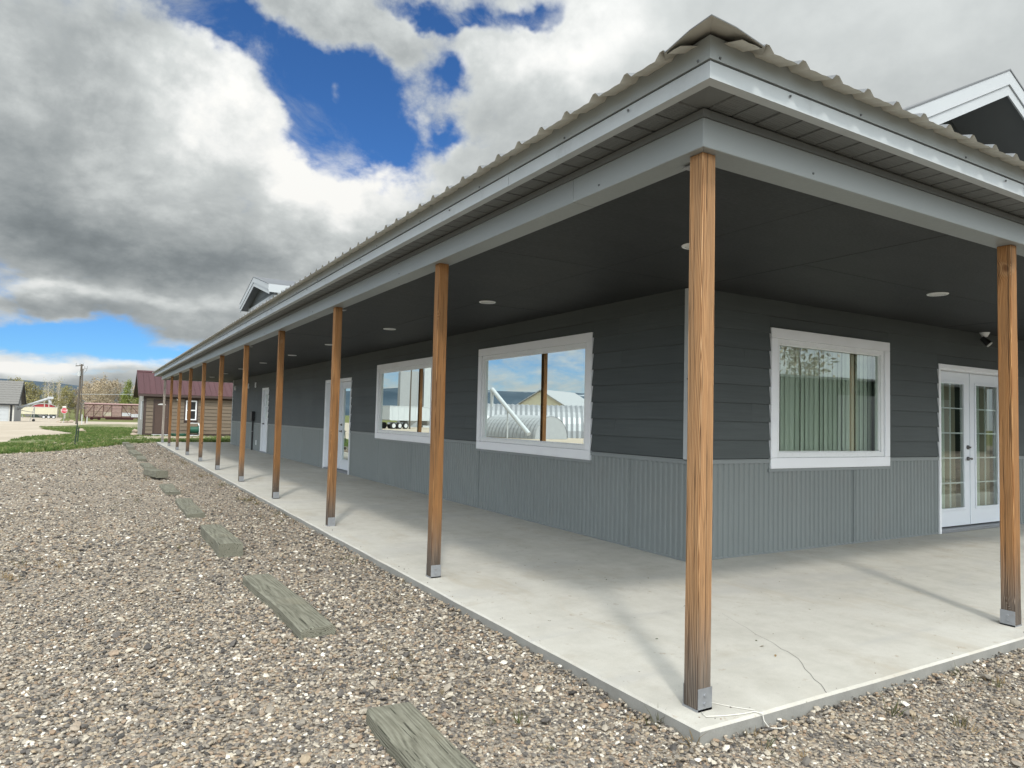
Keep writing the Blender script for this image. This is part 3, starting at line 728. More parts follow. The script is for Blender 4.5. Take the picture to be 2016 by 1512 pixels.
def spans(s0, s1, holes):
    """what is left of a stretch once the holes are taken out"""
    out = [(s0, s1)]
    for a, b in sorted(holes):
        nxt = []
        for p, q in out:
            if b <= p or a >= q: nxt.append((p, q)); continue
            if a > p + .02: nxt.append((p, a))
            if b < q - .02: nxt.append((b, q))
        out = nxt
    return out
def siding(F, s0, s1, holes, seed, name='siding_plank', m=None, z0=ZW + .002, z1=CZ - .004, row=.1895, L=3.66, parent=None, t=.012, gap=.011):
    r = random.Random(seed); k = 0; z = z0
    while z < z1 - .02:
        zt = min(z + row, z1); hs = [(h[0], h[1]) for h in holes if h[2] < zt - .004 and h[3] > z + .004]
        st = s0 - r.uniform(.4, 1.0)*L*(.25 + .5*(k % 3)); 
        for p, q in spans(s0, s1, hs):
            j = [p] + [st + i*L for i in range(0, 60) if p + .25 < st + i*L < q - .25] + [q]
            for a, b in zip(j, j[1:]):
                g = .0012; e = r.uniform(-.0008, .0008); zl = z + gap  # gap bares dark backing, drawn as the shadow line under each lap
                mb = MB().hexa([F(a + g, zl, 0), F(b - g, zl, 0), F(b - g, zl, t + .013 + e), F(a + g, zl, t + .010 + e), F(a + g, zt + .012, 0), F(b - g, zt + .012, 0), F(b - g, zt + .012, t*.35), F(a + g, zt + .012, t*.35)])
                mb.build(name, m or M_siding, parent or bld)
        for h in holes:                       # what is left of this course over an opening
            if z + .01 < h[3] < zt - .012 and h[1] > s0 and h[0] < s1:
                g = .0012; u = (h[3] - z)/row
                MB().hexa([F(h[0] + g, h[3] + .004, 0), F(h[1] - g, h[3] + .004, 0), F(h[1] - g, h[3] + .004, t + .010*(1 - u)), F(h[0] + g, h[3] + .004, t + .010*(1 - u)), F(h[0] + g, zt + .005, 0), F(h[1] - g, zt + .005, 0), F(h[1] - g, zt + .005, t*.35), F(h[0] + g, zt + .005, t*.35)]).build(name, m or M_siding, parent or bld)
        z += row; k += 1
cornz = .028
trimL = [(a, b, WZ0, WZ1) for a, b in WIN_L] + [(DOOR_L[0], DOOR_L[1], 0, DZ), (DOOR_F[0], DOOR_F[1], 0, DZ)]
trimR = [(a, b, WZ0, WZ1) for a, b in WIN_R] + [(DOOR_R[0], DOOR_R[1], 0, DZ)]
siding(FL, WY + .07, YE - .09, trimL, 5)
siding(FR, WX + .07, 14.0, trimR, 9)
# corner boards
MB().box(WX - .030, WX + .0, WY - .030, WY + .068, ZW - .002, 2.755).build('corner_board', M_whiteb, bld)
MB().box(WX + .001, WX + .068, WY - .030, WY - .0, ZW - .002, 2.755).build('corner_board', M_whiteb, bld)
MB().box(WX - .030, WX + .0, YE - .088, YE + .02, ST + .01, CZ - .005).build('corner_board', M_whiteb, bld)
# corrugated wainscot, one sheet every .86 m, each with its ribs
def wainscot(F, s0, s1, holes, W_=.864, p=.0756):
    x = s0
    while x < s1 - .01:
        e = min(x + W_, s1)
        for a, b in spans(x, e, [(h[0], h[1]) for h in holes if h[2] < .5]):
            zt = ZW - .035
            for h in holes:
                if h[2] > .5 and h[0] < b - .01 and h[1] > a + .01: zt = min(zt, h[2] - .028) if (h[0] <= a + .02 and h[1] >= b - .02) else zt
            prof = []; n0 = int(math.floor(a/p)); n1 = int(math.ceil(b/p))
            for i in range(n0, n1 + 1):
                for d, o in ((0, .003), (.016, .003), (.026, .018), (.050, .018), (.060, .003)):
                    s = i*p + d
                    if a + .001 < s < b - .001: prof.append((s, o))
            prof = [(a, .004)] + prof + [(b, .0035)]
            mb = MB(); vs = [F(s, ST + .012, o) for s, o in prof] + [F(s, zt, o) for s, o in prof] ; n = len(prof)
            mb.add(vs, [(i, i + 1, n + i + 1, n + i) for i in range(n - 1)])
            mb.build('wainscot_sheet', M_wain, bld, fix=False)
        x = e
wainscot(FL, WY + .004, YE, trimL)
wainscot(FR, WX + .004, 14.0, trimR)
for F, s0, s1, hs in ((FL, WY - .02, YE, trimL), (FR, WX - .02, 14, trimR)):
    for a, b in spans(s0, s1, [(h[0], h[1]) for h in hs]):
        mb = MB(); mb.fbox(F, a, b, ZW - .038, ZW, .001, .024); mb.fbox(F, a, b, ZW - .004, ZW + .006, .001, .030)
        mb.build('ledge_strip', M_ledge, bld)
    for h in hs:
        if h[2] > .5:
            mb = MB(); mb.fbox(F, h[0] - .02, h[1] + .02, h[2] - .034, h[2] - .003, .001, .024); mb.build('ledge_strip', M_ledge, bld)
    MB().fbox(F, s0 + .05, s1, ST + .001, ST + .020, .0005, .012).build('base_strip', M_ledge, bld)

# windows: trim boards, vinyl frame, pane and vertical blinds
def window(F, s0, s1, z0, z1, seed, tilt=.3, gap=None):
    r = random.Random(seed); fw, td = .052, .100
    i0, i1, j0, j1 = s0 + td, s1 - td, z0 + .115, z1 - .108
    mb = MB()
    for a, b, c, d in ((i0, i1, j0, j0 + fw), (i0, i1, j1 - fw, j1), (i0, i0 + fw, j0 + fw, j1 - fw), (i1 - fw, i1, j0 + fw, j1 - fw)): mb.fbox(F, a, b, c, d, -.07, .016)
    for a, b, c, d in ((i0 + fw, i1 - fw, j0 + fw, j0 + fw + .014), (i0 + fw, i1 - fw, j1 - fw - .014, j1 - fw), (i0 + fw, i0 + fw + .014, j0 + fw + .014, j1 - fw - .014), (i1 - fw - .014, i1 - fw, j0 + fw + .014, j1 - fw - .014)): mb.fbox(F, a, b, c, d, -.05, -.004)
    w = mb.build('window', M_vinyl, bld, bevel=.003)
    for a, b, c, d in ((s0, s1, z1 - .106, z1), (s0, s1, z0, z0 + .113), (s0, s0 + td - .002, z0 + .115, z1 - .108), (s1 - td + .002, s1, z0 + .115, z1 - .108)):
        MB().fbox(F, a, b, c, d, .001, .036).build('trim_board', M_white, w, bevel=.003)
    k0, k1, m0, m1 = i0 + fw + .010, i1 - fw - .010, j0 + fw + .010, j1 - fw - .010
    MB().quad(F(k0, m0, -.022), F(k1, m0, -.022), F(k1, m1, -.022), F(k0, m1, -.022)).build('pane', M_glass, w, fix=False)
    n = int((i1 - i0)/.083); sw = .054
    for k in range(n):
        c = i0 + (k + .5)*(i1 - i0)/n; a = tilt + r.uniform(-.10, .10)
        if gap and gap[0] < (k + .5)/n < gap[1]: continue
        dx, do = sw*math.cos(a), sw*math.sin(a); mb = MB(); q = []
        for t_ in range(4):
            u = t_/3*2 - 1; bow = .006*(1 - u*u)
            q.append((c + dx*u + bow*math.sin(a), -.135 + do*u - bow*math.cos(a)))
        tw = r.uniform(-.004, .004)
        vs = [F(s + tw, j0 + .01, o) for s, o in q] + [F(s, j1 + .02, o) for s, o in q]
        mb.add(vs, [(i, i + 1, 5 + i, 4 + i) for i in range(3)]); mb.build('blind_slat', M_blind, w, fix=False, smooth=True)
    return w
for i, (a, b) in enumerate(WIN_L): window(FL, a, b, WZ0, WZ1, 20 + i, .35)
for i, (a, b) in enumerate(WIN_R): window(FR, a, b, WZ0, WZ1, 30 + i, -.14)

def french_door(F, s0, s1, seed, drape=True):
    fr = .07; rc = -.092                     # leaves stand back in the opening
    mb = MB()
    mb.fbox(F, s0, s0 + .045, ST, DZ, -.02, .030); mb.fbox(F, s1 - .045, s1, ST, DZ, -.02, .030); mb.fbox(F, s0 + .045, s1 - .045, DZ - .045, DZ, -.02, .030)
    mb.fbox(F, s0 + .045, s0 + fr, ST, DZ - fr, -.145, .010); mb.fbox(F, s1 - fr, s1 - .045, ST, DZ - fr, -.145, .010); mb.fbox(F, s0 + .045, s1 - .045, DZ - fr, DZ - .045, -.145, .010)
    d = mb.build('french_door', M_white, bld, bevel=.002)
    MB().fbox(F, s0 + fr, s1 - fr, ST + .001, ST + .035, -.145, .028).build('threshold', M_galv, d, bevel=.004)
    mid = (s0 + s1)/2
    for li, (a, b) in enumerate(((s0 + fr + .004, mid - .004), (mid + .004, s1 - fr - .004))):
        z0, z1 = ST + .055, DZ - fr - .004; g0, g1, h0, h1 = a + .155, b - .155, z0 + .235, z1 - .155
        mb = MB()
        for p, q, u, v in ((a, g0, z0, z1), (g1, b, z0, z1), (g0, g1, z0, h0), (g0, g1, h1, z1)): mb.fbox(F, p, q, u, v, rc - .045, rc)
        leaf = mb.build('door_leaf', M_door, d)
        mb = MB(); e = .028
        for p, q, u, v in ((g0 - e, g0 + .004, h0 - e, h1 + e), (g1 - .004, g1 + e, h0 - e, h1 + e), (g0, g1, h0 - e, h0 + .004), (g0, g1, h1 - .004, h1 + e)): mb.fbox(F, p, q, u, v, rc - .002, rc + .013)
        mb.build('glazing_frame', M_door, d, bevel=.004)
        nx, nz = 2, 5; mb = MB()
        for i in range(1, nx): c = g0 + (g1 - g0)*i/nx; mb.fbox(F, c - .009, c + .009, h0, h1, rc - .026, rc - .014)
        for i in range(1, nz): c = h0 + (h1 - h0)*i/nz; mb.fbox(F, g0, g1, c - .009, c + .009, rc - .027, rc - .013)
        mb.build('muntin', M_vinyl, d)
        for i in range(nx):
            for k in range(nz):
                p, q = g0 + (g1 - g0)*i/nx, g0 + (g1 - g0)*(i + 1)/nx; u, v = h0 + (h1 - h0)*k/nz, h0 + (h1 - h0)*(k + 1)/nz
                MB().quad(F(p, u, rc - .012), F(q, u, rc - .012), F(q, v, rc - .012), F(p, v, rc - .012)).build('pane', M_glass2, d, fix=False)
    o_ = rc
    mb = MB(); c = mid - .055
    for z, r_ in ((1.185, .030), (1.03, .028)): mb.tube(F(c, z, o_), F(c, z, o_ + .018), r_, r_*.9, 14); mb.tube(F(c, z, o_ + .018), F(c, z, o_ + .045), .012, .012, 8)
    mb.tube(F(c, 1.03, o_ + .045), F(c + .01, 1.03, o_ + .055), .016, .016, 10); mb.tube(F(c - .10, 1.028, o_ + .052), F(c + .015, 1.03, o_ + .052), .008, .011, 8)
    mb.build('door_handle', M_brass, d, smooth=True)
    MB().fbox(F, mid - .004, mid + .022, ST + .055, DZ - fr, rc - .001, rc + .010).build('astragal', M_door, d)
    r = random.Random(seed)
    for li, (a, b) in enumerate(((s0 + .16, mid - .12), (mid + .12, s1 - .16))):
        cuts = ((a, a + (b - a)*.62, M_curtain), (a + (b - a)*.60, b, M_tan))
        for p, q, m in cuts:
            n = 26; vs = []; ph = r.uniform(0, 6)
            for t_ in range(n + 1):
                s = p + (q - p)*t_/n; w = .022*math.sin(s*52 + ph) + .010*math.sin(s*21)
                vs += [F(s, ST + .18, rc - .13 + w*1.3), F(s, DZ - .12, rc - .13 + w)]
            MB().add(vs, [(2*i, 2*i + 2, 2*i + 3, 2*i + 1) for i in range(n)]).build('curtain', m, d, fix=False, smooth=True)
    return d
french_door(FL, *DOOR_L, 3); french_door(FR, *DOOR_R, 4)
# the single door further along
s0, s1 = DOOR_F; mb = MB()
mb.fbox(FL, s0, s0 + .06, ST, DZ, -.12, .030); mb.fbox(FL, s1 - .06, s1, ST, DZ, -.12, .030); mb.fbox(FL, s0 + .06, s1 - .06, DZ - .06, DZ, -.12, .030)
d = mb.build('entry_door', M_white, bld, bevel=.003)
mb = MB(); a, b = s0 + .062, s1 - .062; z0, z1 = ST + .03, DZ - .063; m_ = (1.25, 1.62, 1.68, 2.05)
for p, q, u, v in ((a, a + .2, z0, z1), (b - .2, b, z0, z1), (a + .2, b - .2, z0, m_[0]), (a + .2, b - .2, m_[1], m_[2]), (a + .2, b - .2, m_[3], z1)): mb.fbox(FL, p, q, u, v, -.09, -.05)
mb.build('door_leaf', M_door, d)
for u, v in ((m_[0], m_[1]), (m_[2], m_[3])): MB().quad(FL(a + .2, u, -.06), FL(b - .2, u, -.06), FL(b - .2, v, -.06), FL(a + .2, v, -.06)).build('pane', M_glass2, d, fix=False)
MB().fbox(FL, s0 - .02, s1 + .02, ST + .001, ST + .028, -.10, .05).build('threshold', M_galv, d)
MB().tube(FL(s1 - .13, 1.05, -.05), FL(s1 - .13, 1.05, .01), .03, .02, 10).build('door_handle', M_brass, d)

# porch ceiling in painted boards
def ceiling(x0, x1, y0, y1, lx, ly):
    nx, ny = max(1, round((x1 - x0)/lx)), max(1, round((y1 - y0)/ly))
    for i in range(nx):
        for k in range(ny):
            a, b = x0 + (x1 - x0)*i/nx, x0 + (x1 - x0)*(i + 1)/nx; c, e = y0 + (y1 - y0)*k/ny, y0 + (y1 - y0)*(k + 1)/ny
            h = rnd.uniform(0, .002)
            MB().box(a + .002, b - .002, c + .002, e - .002, CZ + h, CZ + .02).build('ceiling_panel', M_ceiling, bld)
ceiling(.215, WX - .001, .23, 31.0, 1.22, 2.44)
ceiling(WX + .001, 14.0, .23, WY - .001, 2.44, 1.25)
MB().box(.25, 14, .25, 31.0, CZ + .021, CZ + .03).build('ceiling_backing', M_core, bld)
# recessed lights, unlit
lm = MB(); n = 28
for k in range(n):
    a0, a1 = 2*math.pi*k/n, 2*math.pi*(k + 1)/n
    def P_(a, r_, z): return (r_*math.cos(a), r_*math.sin(a), z)
    lm.quad(P_(a0, .098, 0), P_(a1, .098, 0), P_(a1, .093, -.008), P_(a0, .093, -.008)); lm.quad(P_(a0, .093, -.008), P_(a1, .093, -.008), P_(a1, .074, -.006), P_(a0, .074, -.006))
lme = lm.mesh('recessed_light', M_vinyl, fix=True)
ln = MB(); ln.add([(.074*math.cos(2*math.pi*k/n), .074*math.sin(2*math.pi*k/n), -.004) for k in range(n)], [tuple(range(n))[::-1]])
lne = ln.mesh('light_lens', M_lens, fix=False)
for x, y in [(1.5, 1.55), (1.5, 4.80), (1.515, 7.957), (1.49, 11.057), (1.515, 14.135), (1.50, 17.285), (1.52, 20.6), (1.54, 23.874), (1.53, 27.0), (4.79, 1.51), (7.95, 1.51), (11.1, 1.51)]:
    r_ = place('recessed_light', lme, (x, y, CZ - .001), bld); l2 = place('light_lens', lne, (0, 0, 0), r_, local=True)

# beam wrap, soffit, fascia
BX, BY = .082, .099
FX, FY = -.123, -.133
H2, HF, HF2, HF3 = 2.879, 2.915, 2.998, 3.087
YB, YF = 31.15, 32.3
XB, XF = 15.0, 15.2
def runs(a, b, L, first): 
    j = [a]; x = a + first
    while x < b - .4: j.append(x); x += L
    return [(p + (.0025 if i else 0), q) for i, (p, q) in enumerate(zip(j, j[1:] + [b]))]
IN = .165                                   # beam thickness
for k, (a, b) in enumerate(runs(BY, YB, 3.05, 1.055)):
    lip = .0015*(k % 2); mi = BY if k == 0 else None
    p = [(BX - lip, a if k else BY), (BX + IN, a if k else BY + IN), (BX + IN, b), (BX - lip, b)]
    MB().prism(p, BZ - lip, H2).build('beam_wrap', M_beam, bld, bevel=.003)
for k, (a, b) in enumerate(runs(BX, XB, 3.05, 3.9)):
    lip = .0015*(k % 2)
    p = [(a if k else BX, BY - lip), (b, BY - lip), (b, BY + IN), (a if k else BX + IN, BY + IN)]
    MB().prism(p, BZ - lip, H2).build('beam_wrap', M_beam, bld, bevel=.003)
MB().prism([(BX + IN, YB - .2), (XE, YB - .2), (XE, YB), (BX + IN, YB)], BZ, H2).build('beam_wrap', M_beam, bld)
# dark channel above the beam
MB().box(BX - .012, BX + .03, BY - .012, YB, H2, H2 + .036).build('soffit_channel', M_soffit, bld)
MB().box(BX + .031, XB, BY - .012, BY + .03, H2, H2 + .036).build('soffit_channel', M_soffit, bld)
# lower fascia (with its lip under the soffit) and upper fascia
def fascia(z0, z1, off, lip, name, m, first, L, seed, sl=0.0):
    r = random.Random(seed)
    ox, oy = FX - off, FY - off; t = .014
    for k, (a, b) in enumerate(runs(oy, YF, L, first)):
        e = .0016*(k % 2); q = MB()
        q.hexa([(ox - e - sl, a - (sl if not k else 0), z0), (ox + t, a if k else oy + t, z0), (ox + t, b, z0), (ox - e - sl, b, z0), (ox - e, a, z1), (ox + t, a if k else oy + t, z1), (ox + t, b, z1), (ox - e, b, z1)])
        if lip: q.hexa([(ox + t, a if k else oy + t, z0), (ox + t + lip, a if k else oy + t + lip, z0), (ox + t + lip, b, z0), (ox + t, b, z0), (ox + t, a if k else oy + t, z0 + .004), (ox + t + lip, a if k else oy + t + lip, z0 + .004), (ox + t + lip, b, z0 + .004), (ox + t, b, z0 + .004)])
        q.build(name, m, bld)
    for k, (a, b) in enumerate(runs(ox, XF, L, first + 1.1)):
        e = .0016*(k % 2); q = MB()
        q.hexa([(a - (sl if not k else 0), oy - e - sl, z0), (b, oy - e - sl, z0), (b, oy + t, z0), (a if k else ox + t, oy + t, z0), (a, oy - e, z1), (b, oy - e, z1), (b, oy + t, z1), (a if k else ox + t, oy + t, z1)])
        if lip: q.hexa([(a if k else ox + t, oy + t, z0), (b, oy + t, z0), (b, oy + t + lip, z0), (a if k else ox + t + lip, oy + t + lip, z0), (a if k else ox + t, oy + t, z0 + .004), (b, oy + t, z0 + .004), (b, oy + t + lip, z0 + .004), (a if k else ox + t + lip, oy + t + lip, z0 + .004)])
        q.build(name, m, bld)
fascia(HF, HF2 - .004, 0, .035, 'lower_fascia', M_fascia_lit, 1.71, 3.66, 1, .004)
fascia(HF2 + .004, HF3 + .018, .006, 0, 'upper_fascia', M_fascia, 2.9, 3.2, 2)
MB().box(FX + .016, FX + .03, FY + .016, YF, HF2 - .02, HF2 + .02).build('fascia_board', M_core, bld)
MB().box(FX + .031, XF, FY + .016, FY + .03, HF2 - .02, HF2 + .02).build('fascia_board', M_core, bld)
MB().box(FX, XE, YF - .014, YF, HF, HF3).build('upper_fascia', M_fascia, bld)
# soffit: vented panels with a groove at each joint and down the middle
SZ = HF + .008
def soffit_mesh(w, dx0, dx1):
    mb = MB(); y0, y1 = dx0, dx1
    xs = [(0, .014), (.004, .012), (.009, 0), (w/2 - .007, 0), (w/2 - .003, .012), (w/2 + .003, .012), (w/2 + .007, 0), (w - .009, 0), (w - .004, .012), (w, .014)]
    vs = [(x, y0, z) for x, z in xs] + [(x, y1, z) for x, z in xs]; n = len(xs)
    mb.add(vs, [(i, n + i, n + i + 1, i + 1) for i in range(n - 1)], 0)
    return mb.mesh('soffit_panel', M_perf, fix=False)
smesh = soffit_mesh(.318, 0, BX - FX + .02)
y = BY + .02
while y < YF - .32:
    place('soffit_panel', smesh, (BX + .02, y, SZ), bld, math.pi/2); y += .32
x = BX + .02
while x < XB - .32:
    place('soffit_panel', smesh, (x, FY, SZ), bld, 0); x += .32
q = MB(); q.quad((FX, FY, SZ + .004), (BX + .02, FY, SZ + .004), (BX + .02, BY + .02, SZ + .004)); q.build('soffit_panel', M_soffit, bld, fix=False)
q = MB(); q.quad((FX, FY, SZ + .004), (BX + .02, BY + .02, SZ + .004), (FX, BY + .02, SZ + .004)); q.build('soffit_panel', M_soffit, bld, fix=False)
MB().box(BX, XE, YB + .001, YF - .02, SZ, SZ + .01).build('soffit_panel', M_soffit, bld)
# screws in the metal
sm = MB(); sm.tube((0, 0, 0), (-.006, 0, 0), .0075, .0045, 6); sme = sm.mesh('screw', M_screw)
for k in range(22):
    for z, dy in ((HF2 + .018, .03), (HF + .055, .5), (BZ + .035, 1.0)):
        y = .0 + dy + k*1.02; 
        if z == BZ + .035 and k % 3: continue
        if z == HF + .055 and k % 2: continue
        place('screw', sme, (BX if z == BZ + .035 else FX - .007, y - .1, z), bld)
        if k < 7: place('screw', sme, (y - .1, BY if z == BZ + .035 else FY - .007, z), bld, math.pi/2)

# posts on galvanized bases
PX, PY, PW = .129, .145, .089
pm = []
def post_mesh(seed):
    r = random.Random(seed); mb = MB(); c = .004; h = BZ - ST - .002; n = 14; w = PW
    sec = [(c, 0), (w - c, 0), (w, c), (w, w - c), (w - c, w), (c, w), (0, w - c), (0, c)]
    ph = [r.uniform(0, 6) for _ in range(4)]
    for k in range(n + 1):
        z = .012 + (h - .012)*k/n; ox = .0018*math.sin(z*1.7 + ph[0]); oy = .0018*math.sin(z*1.3 + ph[1])
        for (x, y) in sec: mb.v.append((x + ox + r.uniform(-.0006, .0006), y + oy + r.uniform(-.0006, .0006), z))
    for k in range(n):
        for i in range(8): mb.f.append((k*8 + i, k*8 + (i + 1) % 8, (k + 1)*8 + (i + 1) % 8, (k + 1)*8 + i)); mb.m.append(0)
    mb.f += [tuple(range(8))[::-1], tuple(n*8 + i for i in range(8))]; mb.m += [0, 0]
    return mb.mesh('porch_post', M_post, fix=False)
def base_mesh(axis):
    mb = MB(); w = PW
    if axis == 'y':
        mb.box(.002, w + .004, -.004, -.0005, .0, .105); mb.box(.002, w - .002, w + .0005, w + .004, 0, .105); mb.box(-.002, w + .004, -.004, w + .004, 0, .010)
        for z in (.072, .034): mb.tube((w*.5, -.004, z), (w*.5, -.010, z), .009, .007, 8)
    else:
        mb.box(-.004, -.0005, -.002, w + .002, 0, .105); mb.box(w + .0005, w + .004, 0, w, 0, .105); mb.box(-.004, w + .004, -.002, w + .002, 0, .010)
        for z in (.072, .034): mb.tube((-.004, w*.5, z), (-.010, w*.5, z), .009, .007, 8)
    return mb.mesh('post_base', M_galv)
pms = [post_mesh(i) for i in range(4)]; bmy, bmx = base_mesh('y'), base_mesh('x')
cap = MB().box(.0, .11, .089, .20, BZ - ST - .014, BZ - ST - .010).mesh('post_bracket', M_grey)
YP = [PY, 3.152, 6.149, 9.146, 12.15, 15.195, 18.25, 21.299, 24.35, 27.4, 30.45]
tone = [(.42, 0), (.06, 0), (.10, 0), (.0, 0), (.05, 0), (0, 0), (.15, 0), (0, 0), (.2, 0), (.05, 0), (.4, .75)]
for i, y in enumerate(YP):
    p_ = place('porch_post', pms[i % 4], (PX, y, ST), bld); p_.color = (tone[i][0], tone[i][1], (.05, .45, .30, .55, .12, .5, .2, .6, .15, .35, 0)[i], 1)
    place('post_base', bmy, (0, 0, 0), p_, local=True)
    if i in (0, 2, 4): place('post_bracket', cap, (.06, 0, 0), p_, local=True)
for i, x in enumerate((3.148, 6.17, 9.19, 12.2)):
    p_ = place('porch_post', pms[(i + 2) % 4], (x, PY, ST), bld); p_.color = (.12, 0, .18, 1)
    place('post_base', bmx, (0, 0, 0), p_, local=True)

# ribbed metal roof: panels three ribs wide running up from both eaves to the hip
RS = .30; EX, EY = -.233, -.243; ZE = 3.056; RP = .2470; RT = 9.0
PROF = [(0, 0), (.030, .030), (.052, .030), (.084, 0), (.125, .003), (.168, 0), (.206, .003)]
def roof_panel(s0, n, side, hip=True, smax=None):
    """side L runs along y and rises in x"""
    pts = []
    for k in range(n):
        for d, h in PROF: pts.append((s0 + k*RP + d*RP/.247, h))
    pts.append((s0 + n*RP, 0))
    mb = MB(); m = len(pts)
    def P_(s, w, h):
        return (EX + w, s, ZE + w*RS + h) if side == 'L' else (s, EY + w, ZE + w*RS + h)
    e = (EY if side == 'L' else EX)
    lo, hi = [], []
    pts = [(s, h) for s, h in pts if s > e + .16]
    if len(pts) < 2: return
    m = len(pts)
    for s, h in pts:
        wmax = min(max(s - e, 0.0), RT); lo.append(P_(s, 0, h)); hi.append(P_(s, wmax, h))
    mb.v = lo + hi
    for i in range(m - 1):
        f = (i, m + i, m + i + 1, i + 1) if side == 'L' else (i, i + 1, m + i + 1, m + i)
        mb.f.append(f); mb.m.append(0)
    return mb.build('roof_panel', M_roof, bld, fix=False)
y = .0125 - RP
while y < YF: roof_panel(y, 3, 'L'); y += 3*RP
x = .0746 - RP
while x < XE: roof_panel(x, 3, 'R'); x += 3*RP
# hip cap, a folded sheet with its open end over the corner
def hip_cap():
    mb = MB(); up = .0; w = .26; L = RT
    def on(px, py):                     # height of the roof planes
        return ZE + min(px - EX, py - EY)*RS
    n = 10
    for (m_i, dz) in ((0, .0), (1, -.004)):
        for side in (0, 1):
            for i in range(2):
                pass
    for dz, mi in ((0, 0), (-.005, 1)):
        a = Vector((EX - .022, EY - .022, ZE + .036 + dz)); b = Vector((EX + L, EY + L, ZE + L*RS + .075 + dz))
        c1 = Vector((EX - .016, EY + w, ZE + .004 + dz)); d1 = Vector((EX + L, EY + L + w, ZE + L*RS + .036 + dz))
        c2 = Vector((EX + w + .05, EY - .016, ZE + .004 + dz)); d2 = Vector((EX + L + w, EY + L, ZE + L*RS + .036 + dz))
        m1 = a.lerp(c1, .45) + Vector((0, 0, .010)); m2 = b.lerp(d1, .45) + Vector((0, 0, .010))
        e1 = a.lerp(c2, .45) + Vector((0, 0, .010)); e2 = b.lerp(d2, .45) + Vector((0, 0, .010))
        k = len(mb.v); mb.v += [tuple(q) for q in (c1, m1, a, e1, c2, d1, m2, b, e2, d2)]
        for i in range(4): mb.f.append((k + i, k + i + 1, k + 6 + i, k + 5 + i)); mb.m.append(mi)
    for i in range(4): mb.f.append((i, i + 1, 10 + i + 1, 10 + i)); mb.m.append(0)
    return mb
hip_cap().build('hip_cap', [M_cap, M_capin], bld, fix=False)
MB().box(9.0, XE, 9.0, YF, 5.80, 5.82).build('roof_deck', M_roof, bld)

# the two gables that stand up through the roof
def gable(F, c, half, face, zp, slope, ov, name, back, strip=None, strip_s=None):
    """F(s, z, o): along, up, outward. The rake stands at o = 0, the gable wall ov behind it"""
    ze = zp - half*slope
    g = MB(); L = back
    for sg in (-1, 1):                    # roof planes
        k = [F(c, zp, .03), F(c + sg*half, ze, .03), F(c + sg*half, ze, -L), F(c, zp, -L)]
        k2 = [tuple(Vector(q) - Vector((0, 0, .02))) for q in k]; g.hexa(k2 + k)
    top = g.build('gable_roof', M_roof, bld)
    for sg in (-1, 1):                    # rake boards, two deep
        for (d0, d1, t, nm) in ((.022, .205, .02, 'upper_rake'), (.210, .345, .0, 'lower_rake')):
            v = 1/math.sqrt(1 + slope*slope)*1.0
            MB().hexa([F(c, zp - d1*1.06, t - .02), F(c + sg*half, ze - d1*1.06, t - .02), F(c + sg*half, ze - d1*1.06, t), F(c, zp - d1*1.06, t), F(c, zp - d0*1.06, t - .02), F(c + sg*half, ze - d0*1.06, t - .02), F(c + sg*half, ze - d0*1.06, t), F(c, zp - d0*1.06, t)]).build(nm, M_whiteb, bld)
        MB().hexa([F(c, zp - .30, -.005), F(c + sg*half, ze - .30, -.005), F(c + sg*half, ze - .30, -L), F(c, zp - .30, -L), F(c, zp - .29, -.005), F(c + sg*half, ze - .29, -.005), F(c + sg*half, ze - .29, -L), F(c, zp - .29, -L)]).build('soffit_panel', M_soffit, bld)
        # eave board
        MB().hexa([F(c + sg*half, ze - .30, 0), F(c + sg*(half + .02), ze - .30, 0), F(c + sg*(half + .02), ze - .30, -L), F(c + sg*half, ze - .30, -L), F(c + sg*half, ze - .02, 0), F(c + sg*(half + .02), ze - .02, 0), F(c + sg*(half + .02), ze - .02, -L), F(c + sg*half, ze - .02, -L)]).build('eave_board', M_whiteb, bld)
    wh = half - .38; z = 3.4
    # wall in horizontal boards
    r = random.Random(int(c*10)); row = .26 if name == 'R' else .24
    while z < zp - .4:
        zt = min(z + row, zp - .32); 
        def half_at(zz): return max(min(wh, (zp - .30 - zz)/slope), .02)
        a0, a1 = half_at(z), half_at(zt)
        MB().hexa([F(c - a0, z, -ov - .03), F(c + a0, z, -ov - .03), F(c + a0, z, -ov + .014), F(c - a0, z, -ov + .014), F(c - a1, zt + .01, -ov - .03), F(c + a1, zt + .01, -ov - .03), F(c + a1, zt + .01, -ov + .004), F(c - a1, zt + .01, -ov + .004)]).build('siding_plank', M_siding, bld)
        z += row
    for sg in (-1, 1):                   # cheek walls
        MB().hexa([F(c + sg*wh, 3.4, -ov), F(c + sg*(wh - .1), 3.4, -ov), F(c + sg*(wh - .1), 3.4, -L), F(c + sg*wh, 3.4, -L), F(c + sg*wh, ze - .20, -ov), F(c + sg*(wh - .1), ze - .20, -ov), F(c + sg*(wh - .1), ze - .20, -L), F(c + sg*wh, ze - .20, -L)]).build('cheek_wall', M_siding, bld)
        MB().fbox(F, c + sg*wh - .07, c + sg*wh + .07, 3.4, ze - .2, -ov - .03, -ov + .03).build('corner_board', M_whiteb, bld)
        MB().fbox(F, c + sg*(wh + .001), c + sg*(wh + .03), 3.4, ze - .2, -ov - .20, -ov - .03).build('corner_board', M_whiteb, bld)
    if strip: MB().fbox(F, c - wh + .08, c + wh - .08, strip[0], strip[1], -ov + .02, -ov + .04).build('base_board', M_whiteb, bld)
gable(lambda s, z, o: (2.67 - o, s, z), 25.6, 2.79, 2.67, 6.612, .245, .30, 'L', 4.5, (5.42, 5.66))
gable(lambda s, z, o: (s, 2.4 - o, z), 8.30, 3.4, 2.4, 6.423, .476, .85, 'R', 5.0)

